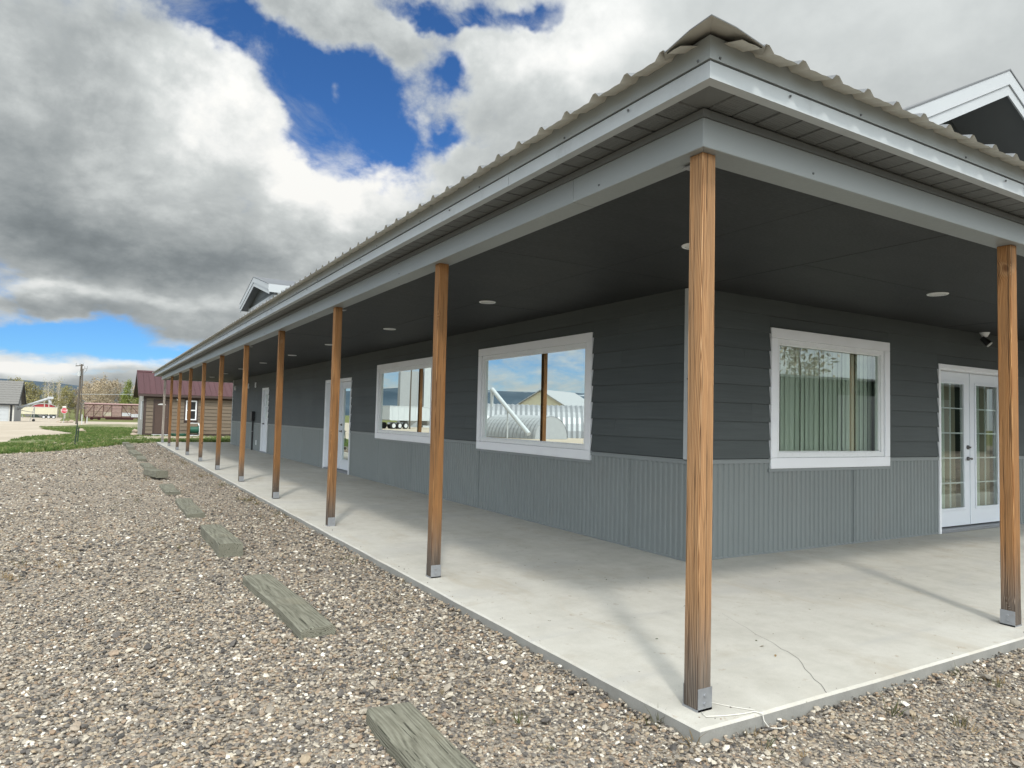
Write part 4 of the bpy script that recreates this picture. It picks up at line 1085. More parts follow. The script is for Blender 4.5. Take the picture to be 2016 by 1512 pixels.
# small fixtures on the walls
mb = MB(); mb.box(WX - .13, WX - .001, 24.20, 24.52, 1.13, 1.47); o_ = mb.build('meter_box', M_black, bld, bevel=.015)
MB().tube((WX - .06, 24.33, 1.13), (WX - .06, 24.33, ST), .028, .028, 8).build('conduit', M_black, bld)
MB().tube((WX - .06, 24.33, .74), (WX - .06, 24.33, .76), .036, .036, 8).build('conduit_clamp', M_galv, bld)
for y, z in ((28.5, 2.43), (25.6, 2.43), (24.25, 2.43)):
    MB().box(WX - .05, WX - .001, y - .05, y + .05, z - .10, z + .09).build('vent_cover', M_vinyl, bld, bevel=.01)
MB().box(WX - .03, WX - .001, 23.74, 23.84, .28, .45).build('outlet_cover', M_vinyl, bld, bevel=.005)
fl = MB(); fl.tube((8.11, WY - .09, 2.705), (8.11, WY - .09, CZ - .001), .03, .065, 14); f_ = fl.build('flood_light', M_vinyl, bld)
MB().tube((8.11, WY - .09, 2.705), (8.09, WY - .11, 2.66), .012, .012, 8).build('swivel_arm', M_grey, f_)
MB().tube((8.07, WY - .07, 2.69), (8.10, WY - .15, 2.60), .032, .046, 14).build('lamp_head', M_black, f_)
MB().tube((8.10, WY - .15, 2.60), (8.104, WY - .160, 2.589), .042, .040, 14).build('lamp_lens', M_lens, f_)
MB().box(WX - .045, WX - .03, 2.735, 2.745, 1.85, 1.86).build('screw', M_screw, bld)
# white cord lying over the corner of the slab
mb = MB(); mb.path([(.139, .128, ST + .006), (.125, .085, ST + .005), (.20, .055, ST + .005), (.30, .028, ST + .005), (.37, .02, ST + .005), (.395, -.006, ST + .002), (.40, -.012, .045), (.41, -.035, .02), (.46, -.06, .018), (.52, -.05, .015)], .0028, 6)
mb.path([(.225, .20, ST + .004), (.27, .19, ST + .004), (.33, .10, ST + .004), (.385, .03, ST + .005)], .002, 5)
mb.build('cord', M_cord, label='thin white cord trailing over the slab corner below the nearest post', cat='cord', smooth=True)

# ------------------------------------------------------------------ timber wheel stops in the gravel
def timber_mesh(L, seed, w=.222, h=.14):
    r = random.Random(seed); mb = MB(); n = max(6, int(L/.14)); c = .012
    sec = [(-w/2 + c, -h), (w/2 - c, -h), (w/2, -h + c), (w/2, -c), (w/2 - c, 0), (-w/2 + c, 0), (-w/2, -c), (-w/2, -h + c)]
    for k in range(n + 1):
        y = -L/2 + L*k/n + (r.uniform(-.012, .012) if k in (0, n) else 0)
        d = .006*math.sin(y*5 + seed)
        for i, (x, z) in enumerate(sec):
            mb.v.append((x + d + r.uniform(-.003, .003), y + (r.uniform(-.006, .006) if k in (0, n) else 0), z + .004*math.sin(y*7 + seed*2) + r.uniform(-.002, .002)))
    for k in range(n):
        for i in range(8): mb.f.append((k*8 + i, k*8 + (i + 1) % 8, (k + 1)*8 + (i + 1) % 8, (k + 1)*8 + i)); mb.m.append(0)
    mb.f += [tuple(range(8))[::-1], tuple(n*8 + i for i in range(8))]; mb.m += [0, 0]
    return mb.mesh('parking_timber', M_timber)
TB = [  # centre x, y0, y1, turn, top height, tilt about x, tilt about y, label
 (-1.115, -1.15, .875, -.015, .075, 0, .01, 'nearest weathered timber wheel stop, cut off by the bottom of the photo'),
 (-1.085, 2.21, 3.89, .035, .078, .0, .0, 'long cracked green grey timber wheel stop, second from the near end of the row'),
 (-1.13, 5.03, 6.50, -.01, .135, -.012, .0, 'thick grey green timber wheel stop, its square cut end standing clear of the gravel'),
 (-1.11, 7.86, 9.70, -.01, .07, 0, .0, 'timber wheel stop with a rusty knot mark on its cracked top'),
 (-1.14, 10.77, 12.2, .0, .062, 0, -.01, 'flat timber wheel stop sunk low in the gravel beside the sixth post'),
 (-1.17, 13.60, 15.0, .10, .17, -.03, .02, 'tipped up timber wheel stop with a dark mossy end'),
 (-1.15, 16.2, 17.85, .02, .08, 0, 0, 'pale timber wheel stop just beyond the tipped up one'),
 (-1.13, 19.45, 20.8, -.03, .085, 0, 0, 'short timber wheel stop third from the far end of the row'),
 (-1.17, 21.5, 24.0, .03, .10, 0, 0, 'weathered timber wheel stop second from the far end, wider than those beside it'),
 (-1.14, 25.9, 28.2, .0, .10, 0, 0, 'timber wheel stop overlapping the last one at the far end of the row'),
 (-1.18, 28.8, 29.8, .05, .12, 0, 0, 'last timber wheel stop, at the edge of the lawn'),
]
for i, (x, a, b, rz, top, tx, ty, lb) in enumerate(TB):
    o = bpy.data.objects.new('parking_timber', timber_mesh(b - a, i + 1)); C.objects.link(o)
    o.location = (x, (a + b)/2, top); o.rotation_euler = (tx, ty, rz)
    tag(o, lb, 'wheel stop', 'timber wheel stops along the porch')

# ------------------------------------------------------------------ the brown shed
SX0, SX1, SY0, SY1 = .167, 8.6, 44.405, 50.0
SG = TZ(SY0) + .0; SE, SR, SYR = 2.28, 3.84, 47.2
shed = empty('brown_shed', (SX0, SY0, SG), 0, 'small brown shed with lap siding and maroon metal roof at the end of the porch', 'shed')
FS = lambda s, z, o: (s, SY0 - o, z)
FSL = lambda s, z, o: (SX0 - o, s, z)
MB().box(SX0, SX1, SY0, SY0 + .12, SG - .1, SE).build('wall', M_btrim, shed)  # dark backing so the plank gaps stand in for lap shadows
g = MB(); g.prism([(SY0 + .121, SG - .1), (SY1, SG - .1), (SY1, SE), (SYR, SR - .08), (SY0 + .121, SE)], SX0, SX0 + .12, axis=0); g.build('wall', M_greytrim, shed)
g = MB(); g.prism([(SY0 + .121, SG - .1), (SY1, SG - .1), (SY1, SE), (SYR, SR - .08), (SY0 + .121, SE)], SX1 - .12, SX1, axis=0); g.build('wall', M_bsiding, shed)
MB().box(SX0 + .121, SX1 - .121, SY1 - .12, SY1, SG - .1, SE).build('wall', M_bsiding, shed)
dr = (.68, 1.575, SG, 2.075); wn = (2.36, 3.12, .80, 2.14)
siding(FS, SX0 + .13, SX1 - .05, [dr, wn], 31, 'siding_plank', M_bsiding, SG + .10, SE - .02, .218, 3.66, shed, .030, .030)
MB().fbox(FS, SX0 - .02, SX0 + .125, SG, SE, .001, .035).build('corner_board', M_btrim, shed)
MB().box(SX0 - .035, SX0 - .001, SY0 - .035, SY0 + .16, SG, SE).build('corner_board', M_greytrim, shed)
MB().fbox(FS, SX0 + .13, SX1, SG - .05, SG + .10, .001, .022).build('base_strip', M_btrim, shed)
MB().fbox(FS, SX0, SX1, SE - .13, SE + .02, .02, .04).build('frieze_board', M_btrim, shed)
d = MB()
for a, b, c, e in ((dr[0], dr[0] + .08, dr[2] + .1, dr[3]), (dr[1] - .08, dr[1], dr[2] + .1, dr[3]), (dr[0] + .08, dr[1] - .08, dr[3] - .08, dr[3])): d.fbox(FS, a, b, c, e, .001, .045)
d = d.build('door', M_btrim, shed)
dl = MB(); a, b = dr[0] + .082, dr[1] - .082; zt = dr[3] - .082; zb = SG + .14
dl.fbox(FS, a, b, zb, zt, .002, .012)
w_ = b - a
for p, q, u, v in ((.02, .12, 0, 1), (.88, .98, 0, 1), (.46, .54, 0, .83)): dl.fbox(FS, a + w_*p, a + w_*q, zb + .02, zb + (zt - zb)*v, .0125, .024)
for u, v in ((0.01, .10), (.36, .44), (.62, .68), (.80, .86), (.95, .995)): dl.fbox(FS, a + w_*.121, a + w_*.879, zb + (zt - zb)*u, zb + (zt - zb)*v, .0127, .0235)
dl.build('door_leaf', M_bdoor, d)
fan = MB(); cx, cz = (a + b)/2, zb + (zt - zb)*.875; fan.add([FS(cx + .22*math.cos(t_), cz + .085*math.sin(t_), .026) for t_ in [math.pi*k/10 for k in range(11)]], [tuple(range(11))]); fan.build('fanlight', M_lens, d, fix=False)
MB().fbox(FS, dr[0] - .03, dr[1] + .03, SG + .02, SG + .09, .023, .10).build('doorstep', M_whiteb, d)
MB().tube(FS(b - .07, 1.0, .012), FS(b - .07, 1.0, .07), .028, .03, 8).build('door_knob', M_brass, d)
w0 = MB()
for p, q, u, v in ((wn[0], wn[0] + .075, wn[2] + .075, wn[3] - .075), (wn[1] - .075, wn[1], wn[2] + .075, wn[3] - .075), (wn[0], wn[1], wn[2], wn[2] + .073), (wn[0], wn[1], wn[3] - .073, wn[3])): w0.fbox(FS, p, q, u, v, .001, .042)
w0 = w0.build('window', M_btrim, shed)
sa = MB(); p, q, u, v = wn[0] + .077, wn[1] - .077, wn[2] + .075, wn[3] - .075; m_ = (u + v)/2
for a_, b_, c_, e_ in ((p, p + .07, u, v), (q - .07, q, u, v), (p + .07, q - .07, u, u + .07), (p + .07, q - .07, v - .07, v), (p + .07, q - .07, m_ - .035, m_ + .035)): sa.fbox(FS, a_, b_, c_, e_, .001, .055)
sa.build('sash', M_vinyl, w0)
for u_, v_ in ((u + .07, m_ - .035), (m_ + .035, v - .07)): MB().fbox(FS, p + .07, q - .07, u_, v_, .001, .02).build('pane', M_shedglass if False else M_black, w0)
MB().tube(FS(1.92, 2.16, .0), FS(1.92, 2.14, .09), .03, .03, 8).build('porch_light', M_galv, shed)
MB().tube(FS(1.92, 2.14, .10), FS(1.95, 2.06, .16), .035, .055, 10).build('porch_light', M_lens, shed)
# roof: sheets with raised seams, gable overhang with barge boards
slope_s = (SR - 2.375)/(SYR - (SY0 - .36)); x = -.13
rw = .305; RX1 = 9.0; ye = SY0 - .36
while x < RX1 - .05:
    e = min(x + rw, RX1); mb = MB()
    for y0, z0, y1, z1 in ((ye, 2.375, SYR, SR), (SY1 + .36, 2.375, SYR, SR)):
        mb.hexa([(x, y0, z0), (e - .002, y0, z0), (e - .002, y1, z1), (x, y1, z1), (x, y0, z0 + .018), (e - .002, y0, z0 + .018), (e - .002, y1, z1 + .018), (x, y1, z1 + .018)])
        mb.hexa([(x, y0, z0 + .0185), (x + .022, y0, z0 + .0185), (x + .022, y1, z1 + .0185), (x, y1, z1 + .0185), (x + .004, y0, z0 + .040), (x + .018, y0, z0 + .040), (x + .018, y1, z1 + .040), (x + .004, y1, z1 + .040)])
    mb.build('roof_sheet', M_maroon, shed); x += rw
MB().prism([(SYR - .16, SR - .03), (SYR, SR + .07), (SYR + .16, SR - .03), (SYR, SR + .045)], -.15, RX1 + .02, axis=0).build('ridge_cap', M_maroon, shed)
MB().box(-.13, RX1, ye - .012, ye + .018, 2.235, 2.372).build('eave_board', M_btrim, shed)
MB().box(-.11, RX1, ye + .019, SY0 - .04, 2.24, 2.255).build('soffit', M_btrim, shed)
for y0, y1 in ((ye, SYR), (SY1 + .36, SYR)):
    MB().hexa([(-.155, y0, 2.22), (-.131, y0, 2.22), (-.131, y1, SR - .155), (-.155, y1, SR - .155), (-.155, y0, 2.41), (-.131, y0, 2.41), (-.131, y1, SR + .035), (-.155, y1, SR + .035)]).build('barge_board', M_maroon, shed)
    MB().hexa([(-.129, y0, 2.24), (SX0, y0, 2.24), (SX0, y1, SR - .135), (-.129, y1, SR - .135), (-.129, y0, 2.255), (SX0, y0, 2.255), (SX0, y1, SR - .12), (-.129, y1, SR - .12)]).build('soffit', M_btrim, shed)
MB().tube((SX0 - .06, SY0 + .9, 1.95), (SX0 - .06, SY0 + .9, .85), .05, .05, 8).build('vent_pipe', M_whiteb, shed)
MB().box(7.9, 8.1, SY0 - .10, SY0 - .04, 2.08, 2.2).build('utility_box', M_galv, shed)

# hose reel and what lies about it
hr = empty('hose_reel', (2.85, 43.75, TZ(43.75)), 0, 'white framed hose reel with a dark green drum below the shed window', 'hose reel')
f = MB()
for sx in (-.30, .30):
    f.path([(sx, -.30, .02), (sx, -.18, .45), (sx, .12, .78), (sx, .25, .78)], .022, 8); f.path([(sx, .25, .78), (sx, .22, .3), (sx, .20, .01)], .022, 8)
f.tube((-.30, .25, .78), (.30, .25, .78), .022, .022, 8); f.tube((-.3, -.28, .06), (.3, -.28, .06), .02, .02, 8)
f.build('frame', M_vinyl, hr, local=True, smooth=True)
dm = MB(); dm.tube((-.24, .03, .38), (.24, .03, .38), .20, .20, 18); dm.tube((-.27, .03, .38), (-.24, .03, .38), .30, .30, 20); dm.tube((.24, .03, .38), (.27, .03, .38), .30, .30, 20); dm.build('drum', M_green, hr, local=True)
for k, sx in enumerate((-.34, .34)): MB().tube((sx, .22, .10), (sx + .05, .22, .10), .10, .10, 14).build('wheel', M_black, hr, local=True)
MB().tube((.28, .03, .38), (.40, .03, .38), .018, .018, 6).build('crank', M_black, hr, local=True)
def coil(cx, cy, r0, n, seed):
    r = random.Random(seed); pts = []
    for k in range(n*14): a = 2*math.pi*k/14; rr = r0*(1 + .16*math.sin(k*.7) + r.uniform(-.06, .06)); pts.append((cx + rr*math.cos(a)*1.5, cy + rr*math.sin(a)*.7, TZ(cy) + .03 + .022*(k/14) + .03*math.sin(k*.9)))
    return pts
MB().path(coil(2.0, 43.5, .26, 5, 2), .016, 6).build('garden_hose', M_green, label='heap of dark green garden hose on the ground by the shed door', cat='hose', smooth=True)
def boulder(x, y, s, seed, lb, grp=None, name='rock', zz=None):
    o = rock_shape(seed, 3, .7, name, M_rock); C.objects.link(o); o.location = (x, y, (TZ(y) if zz is None else zz) + s*.2); o.scale = (s, s, s); o.rotation_euler = (0, 0, seed*1.7)
    return tag(o, lb, 'rock', grp)
boulder(-.22, 44.0, .42, 101, 'tan rock leaning on the shed corner, the higher of the two', 'rocks at the shed corner', zz=.12)
boulder(-.28, 43.7, .46, 102, 'tan rock at the shed corner, on the ground below the other', 'rocks at the shed corner')
boulder(-3.0, 55, .5, 103, 'pale rock lying alone on the grass between shed and pole', None)

# steel posts and utility poles
for (x, y, h, lx, lb) in ((-2.923, 29.43, .86, .06, 'taller dark green steel post at the lawn edge, in line with the utility pole'), (-2.875, 31.77, .66, .03, 'shorter dark green steel post just behind the taller one')):
    mb = MB(); p0 = Vector((x, y, TZ(y) - .1)); p1 = Vector((x + lx, y + .1, TZ(y) + h))
    mb.tube(p0, p1, .024, .022, 5); 
    for k in range(5): q = p0.lerp(p1, .35 + .13*k); mb.tube(q - Vector((.03, 0, 0)), q + Vector((.03, 0, 0)), .008, .008, 5)
    mb.build('steel_post', M_tpost, label=lb, cat='post', group='steel posts at the lawn edge')
E_ = Vector((.858, -.513, 0)); G_ = Vector((.513, .858, 0)); YAW = 0.0
def AT(px, py, dep):
    """a point at a given distance along a line of sight of the photograph's camera (numbers from the survey of the photograph)"""
    v = _f + _r2*((px - 1008)/1376.45) - _u2*((py - 756)/1376.45)
    return CAM + v*dep
def gz(p): return TZ(p[1])
b_ = AT(150.5, 835, 90); b_.z = gz(b_)
pole = empty('utility_pole', b_, 0, 'tall dark wooden utility pole with a white transformer can near its top', 'utility pole')
hp = 7.75
MB().tube((0, 0, -.2), (.22, 0, hp), .15, .11, 12).build('pole', M_pole, pole, local=True)
MB().tube((-.02, -.24, hp - 1.55), (-.02, -.24, hp - .95), .19, .19, 14).build('transformer', M_whiteb, pole, local=True)
mb = MB(); mb.hexa([(-.45, -.06, hp - .32), (.45, -.06, hp - .2), (.45, .06, hp - .2), (-.45, .06, hp - .32), (-.45, -.06, hp - .22), (.45, -.06, hp - .1), (.45, .06, hp - .1), (-.45, .06, hp - .22)]); mb.build('crossarm', M_pole, pole, local=True)
for dx in (-.4, .02, .4): MB().tube((dx, 0, hp - .2), (dx, 0, hp + .12), .05, .035, 8).build('insulator', M_grey, pole, local=True)
b2 = AT(157.5, 833, 150); b2.z = gz(b2); p2 = empty('utility_pole', b2, 0, 'thinner utility pole with a bracket, standing behind the tall dark pole', 'utility pole'); h2 = 12.2
MB().tube((0, 0, -.2), (0, 0, h2 - 1), .13, .10, 10).build('pole', M_pole, p2, local=True)
mb = MB(); mb.path([(0, 0, h2 - 2.2), (.5, -.2, h2 - 1.7), (.75, -.3, h2 - .9)], .07, 6); mb.path([(.75, -.3, h2 - .9), (.3, -.1, h2 - 1.0), (0, 0, h2 - 1.4)], .06, 6); mb.build('bracket', M_grey, p2, local=True)
for dx in (.3, .78): MB().tube((dx, -.2, h2 - .9), (dx, -.2, h2 - .4), .09, .06, 8).build('insulator', M_grey, p2, local=True)
MB().path([AT(158, 776, 150), AT(230, 776.5, 150), AT(275, 776, 150), AT(420, 770, 152)], .035, 5).build('power_line', M_whiteb, label='pale overhead wire strung across the trees above the rail car', cat='power line')

# stop sign
p = AT(125, 833, 99); sg = empty('stop_sign', (p.x, p.y, gz(p) - .05), YAW, 'red octagonal stop sign on a thin pole beside the road', 'stop sign')
zc = 1.06 - (gz(p) - .05)
MB().box(-.03, .03, .015, .06, -.1, zc + .62).build('pole', M_galv, sg, local=True)
oc = lambda r_: [(r_*math.cos(math.pi/8 + k*math.pi/4), zc + r_*math.sin(math.pi/8 + k*math.pi/4)) for k in range(8)]
MB().prism(oc(.415), -.004, .004, axis=1).build('sign_edge', M_stopw, sg, local=True)
MB().prism(oc(.385), -.010, -.0045, axis=1).build('sign_face', M_stop, sg, local=True)
MB().box(-.22, .22, -.006, .006, zc + .46, zc + .60).build('upper_plate', M_stopw, sg, local=True)
def text(s, size, name, m, parent, loc, rot, ext=.002):
    cu = bpy.data.curves.new(name, 'FONT'); cu.body = s; cu.size = size; cu.align_x = 'CENTER'; cu.align_y = 'CENTER'; cu.extrude = ext
    t_ = bpy.data.objects.new(name, cu); me = None; C.objects.link(t_); bpy.context.view_layer.update()
    me = bpy.data.meshes.new_from_object(t_.evaluated_get(bpy.context.evaluated_depsgraph_get())); me.name = name
    bpy.data.objects.remove(t_); bpy.data.curves.remove(cu)
    me.materials.clear(); me.materials.append(m)
    o = bpy.data.objects.new(name, me); C.objects.link(o); o.location = loc; o.rotation_euler = rot
    if parent: o.parent = parent
    return o
text('STOP', .33, 'lettering', M_stopw, sg, (0, -.0125, zc), (math.pi/2, 0, 0))
# rubble and marker posts by the road
for i, (u, v, dep, s) in enumerate(((114, 832.5, 104, .5), (119, 833, 104, .35), (131, 832, 106, .6), (136, 831.5, 106, .45), (141, 830, 107, .9), (127, 833.5, 104, .4))):
    q = AT(u, v, dep); boulder(q.x, q.y, s, 110 + i, ('rock left of the stop sign pole, outermost of its low heap', 'small rock just left of the stop sign pole', 'rock just past the stop sign pole towards the utility pole', 'fourth rock of the low heap by the stop sign', 'largest rock of the low heap, nearest the utility pole', 'small rock right at the foot of the stop sign')[i], 'rocks by the stop sign')
for i, (u, v, lb) in enumerate(((160.5, 838, 'short white marker post nearest the utility pole'), (167.5, 833, 'thin marker post in the middle of the row by the road'), (171, 832.5, 'thin marker post closest to the rail car'))):
    q = AT(u, v, 88 if i == 0 else 100); MB().box(q.x - .05, q.x + .05, q.y - .05, q.y + .05, gz(q) - .1, gz(q) + (1.0 if i else 1.25)).build('marker_post', M_whiteb if i != 1 else M_rust, label=lb, cat='marker post', group='marker posts by the road')

# ------------------------------------------------------------------ old stock car on the siding
p = AT(165, 825, 185); rc = empty('stock_car', (p.x, p.y, gz(p) - .05), YAW, 'rusty maroon slatted railway stock car with graffiti, behind the shed', 'rail car')
L_, zb, zt, dp = 16.5, .95, 4.28, 2.8
fr = MB(); fr.box(0, L_, 0, dp, zb - .32, zb); fr.box(0, L_, -.06, .05, zt - .2, zt); fr.box(0, L_, dp - .05, dp + .06, zt - .2, zt); fr.box(L_*.3, L_*.7, .2, dp - .2, zb - .75, zb - .32)
fr.build('underframe', M_rust, rc, local=True)
rf = MB(); rf.prism([(-.12, zt), (dp/2, zt + .28), (dp + .12, zt), (dp + .12, zt + .05), (dp/2, zt + .34), (-.12, zt + .05)], -.1, L_ + .1, axis=0); rf.build('roof', M_rwood, rc, local=True)
posts = [0, 2.1, 4.25, 6.25, 8.6, 10.8, 13.4, L_ - .14]
for x in posts: MB().box(x, x + .14, -.07, .04, zb + .001, zt - .201).build('side_post', M_rust, rc, local=True)
for a, b, up in ((0, 2.1, 1), (2.1, 4.25, 1), (4.25, 6.25, 1), (8.6, 10.8, 0), (10.8, 13.4, 0), (13.4, L_ - .14, 0)):
    z0, z1 = (zb + .05, zt - .25) if up else (zt - .25, zb + .05); s = .09
    MB().hexa([(a + .14, -.06, z0 - s), (b, -.06, z1 - s), (b, -.01, z1 - s), (a + .14, -.01, z0 - s), (a + .14, -.06, z0 + s), (b, -.06, z1 + s), (b, -.01, z1 + s), (a + .14, -.01, z0 + s)]).build('brace', M_rust, rc, local=True)
n = 10
for a, b in list(zip(posts, posts[1:])):
    if a == 6.25: continue
    for k in range(n):
        z0 = zb + .05 + (zt - zb - .3)*k/n; mm = M_rwood
        if a == 4.25 and 1 <= k <= 3: mm = M_graf
        if a in (8.6, 10.8) and k <= 3 and (k + (a > 10)) % 4: mm = M_graf2
        MB().box(a + .145, b - .005, .0, .045, z0, z0 + (zt - zb - .3)/n*.66).build('slat', mm, rc, local=True)
for k in range(n): z0 = zb + .05 + (zt - zb - .3)*k/n; MB().box(6.4, 8.59, -.11, -.071, z0, z0 + (zt - zb - .3)/n*.9).build('door_plank', M_rwood, rc, local=True)
for k in range(n): z0 = zb + .05 + (zt - zb - .3)*k/n; MB().box(.1, L_ - .1, dp - .045, dp, z0, z0 + (zt - zb - .3)/n*.66).build('slat', M_rwood, rc, local=True)
MB().box(.001, .05, .05, dp - .05, zb + .001, zt - .21).build('end_wall', M_rwood, rc, local=True)
for cx in (2.6, L_ - 2.6):
    t_ = MB().box(cx - 1.2, cx + 1.2, .3, .45, .30, .58).build('bogie', M_rust, rc, local=True)
    for wx_ in (cx - .85, cx + .85): MB().tube((wx_, .35, .40), (wx_, .5, .40), .40, .40, 16).build('wheel', M_rust, rc, local=True); MB().tube((wx_, dp - .5, .40), (wx_, dp - .35, .40), .40, .40, 16).build('wheel', M_rust, rc, local=True)
lad = MB()
for k in range(6): lad.box(.2, .7, -.10, -.075, zb + .3 + k*.45, zb + .33 + k*.45)
lad.build('ladder', M_rust, rc, local=True)

# ------------------------------------------------------------------ grain trailer, auger, garage, red barn
def trailer(name, pos, rz, L, label, m=M_cream):
    t_ = empty(name, pos, rz, label, 'trailer'); h0, h1 = 1.35, 3.55
    b = MB(); b.prism([(0, h0 + .35), (1.2, h0), (L - .4, h0), (L, h0 + .1), (L, h1), (0, h1)], 0, 2.5, axis=1); b.build('body', m, t_, local=True)
    for k in range(int(L/1.2)): MB().box(.6 + k*1.2, .68 + k*1.2, -.03, -.001, h0 + .15, h1 - .05).build('side_rib', m, t_, local=True)
    MB().box(-.03, L + .03, -.05, 2.55, h1 + .001, h1 + .10).build('top_rail', M_whiteb, t_, local=True)
    for x in (L*.30, L*.62): q = MB(); q.hexa([(x - .35, .7, .55), (x + .35, .7, .55), (x + .35, 1.8, .55), (x - .35, 1.8, .55), (x - 1.1, .1, h0 - .001), (x + 1.1, .1, h0 - .001), (x + 1.1, 2.4, h0 - .001), (x - 1.1, 2.4, h0 - .001)]); q.build('hopper', M_grey, t_, local=True)
    for k in range(3):
        x = L - .9 - k*1.30
        w = MB().tube((x, -.02, .52), (x, .32, .52), .52, .52, 20).build('tyre', M_tire, t_, local=True); MB().tube((x, -.04, .52), (x, -.021, .52), .34, .34, 16).build('rim', M_rim, w, local=True)
        w = MB().tube((x, 2.2, .52), (x, 2.5, .52), .52, .52, 20).build('tyre', M_tire, t_, local=True)
    MB().box(1.9, 2.05, .3, .45, .0, h0).build('landing_leg', M_grey, t_, local=True)
    MB().box(L - 4.2, L - .1, .45, .6, .75, 1.05).build('chassis', M_grey, t_, local=True)
    return t_
p = AT(28, 823.6, 215); trailer('grain_trailer', (p.x, p.y, gz(p) - .10), YAW, 11.0, 'long cream grain trailer with three axles parked behind the auger')
p = AT(-40, 826, 140); h0 = AT(-60, 833.5, 112); h1 = AT(98, 784, 112)
ag = empty('grain_auger', (h0.x, h0.y, gz(h0)), 0, 'long white grain auger slanting up in front of the trailer', 'auger')
ax = (h1 - h0).normalized()
MB().tube(h0, h1, .20, .19, 12).build('tube', M_whiteb, ag)
MB().tube(h0 + Vector((0, 0, -.24)) + ax*4, h0 + Vector((0, 0, -.24)) + ax*9, .05, .05, 8).build('drive_shaft', M_grey, ag)
MB().tube(h1 - ax*.2, h1 + Vector((.15, 0, -.85)), .20, .16, 10).build('spout', M_whiteb, ag)
MB().box(h1.x - .3, h1.x + .5, h1.y - .3, h1.y + .3, h1.z - .1, h1.z + .25).build('head_box', M_whiteb, ag)
st = AT(68, 800, 112); g0 = Vector((st.x, st.y, gz(st)))
mb = MB(); mb.tube(st, g0, .06, .06, 8); mb.tube(st, Vector((st.x - .5, st.y - .3, gz(st))), .04, .04, 6); mb.tube(st - ax*2.2, g0.lerp(st, .6), .04, .04, 6); mb.build('support_leg', M_grey, ag)
MB().tube(g0 + Vector((0, 0, .2)) - G_*.15, g0 + Vector((0, 0, .2)) + G_*.05, .2, .2, 12).build('wheel', M_tire, ag)

p = AT(35, 826, 108); z_ = gz(p); ga = empty('garage', (p.x, p.y, z_), -.035, 'pale garage with steep grey shingle roof, cut off at the edge of the photo', 'garage')
ez, rz_, W_, D_ = 3.0 - .12, 6.35, 12.0, 9.0
hs = ez
MB().box(-W_, -.6, .5, .7, -.3, hs).build('wall', M_gwall, ga, local=True)
g = MB(); g.prism([(.701, -.3), (D_, -.3), (D_, hs), (.5 + D_/2, rz_ - .35), (.701, hs)], -.8, -.6, axis=0); g.build('wall', M_grey, ga, local=True)
MB().box(-3.6, -1.25, .46, .499, -.3, hs - .35).build('garage_door', M_whiteb, ga, local=True)
MB().box(-1.1, -.82, .44, .498, -.3, hs - .1).build('corner_board', M_black, ga, local=True)
for k in range(4): MB().box(-3.55, -1.3, .43, .459, -.25 + k*.62, .33 + k*.62).build('door_panel', M_whiteb, ga, local=True)
for sg_, y0 in ((1, 0.0), (-1, D_ + .5)):
    nrow = 10
    for k in range(nrow):
        ya, yb = y0 + ((D_ + .5)/2 - y0)*k/nrow, y0 + ((D_ + .5)/2 - y0)*(k + 1)/nrow; za, zb_ = hs - .25 + (rz_ - hs + .25)*k/nrow, hs - .25 + (rz_ - hs + .25)*(k + 1)/nrow
        MB().hexa([(-W_, ya, za), (-.02, ya, za), (-.02, yb, zb_), (-W_, yb, zb_), (-W_, ya, za + .09), (-.02, ya, za + .09), (-.02, yb, zb_ + .03), (-W_, yb, zb_ + .03)]).build('shingle_course', M_shingle, ga, local=True)
    y1 = (D_ + .5)/2
    MB().hexa([(-.019, y0, hs - .62), (.04, y0, hs - .62), (.04, y1, rz_ - .3), (-.019, y1, rz_ - .3), (-.019, y0, hs - .10), (.04, y0, hs - .10), (.04, y1, rz_ + .08), (-.019, y1, rz_ + .08)]).build('barge_board', M_black, ga, local=True)
MB().box(-W_, -.02, -.05, -.005, hs - .42, hs - .2).build('eave_board', M_black, ga, local=True)
p = AT(62, 822, 235); rb = empty('red_barn', (p.x, p.y, gz(p)), YAW, 'red barn with a curved white edged roof showing above the trailer', 'barn')
arc = [(3.3 + 3.6*math.cos(math.pi*k/10), 3.2 + 1.5*math.sin(math.pi*k/10)) for k in range(11)]
MB().prism([(.1, 2.6), (6.5, 2.6)] + arc[:], .0, 9.0, axis=1).build('wall', M_red, rb, local=True)
MB().box(.1, 6.5, 0, 9.0, -.3, 2.599).build('lower_wall', M_tpost, rb, local=True)
for a_, b_ in zip(arc, arc[1:]): MB().hexa([(a_[0], -.25, a_[1]), (b_[0], -.25, b_[1]), (b_[0], 9.2, b_[1]), (a_[0], 9.2, a_[1]), (a_[0], -.25, a_[1] + .22), (b_[0], -.25, b_[1] + .22), (b_[0], 9.2, b_[1] + .22), (a_[0], 9.2, a_[1] + .22)]).build('roof_sheet', M_whiteb, rb, local=True)

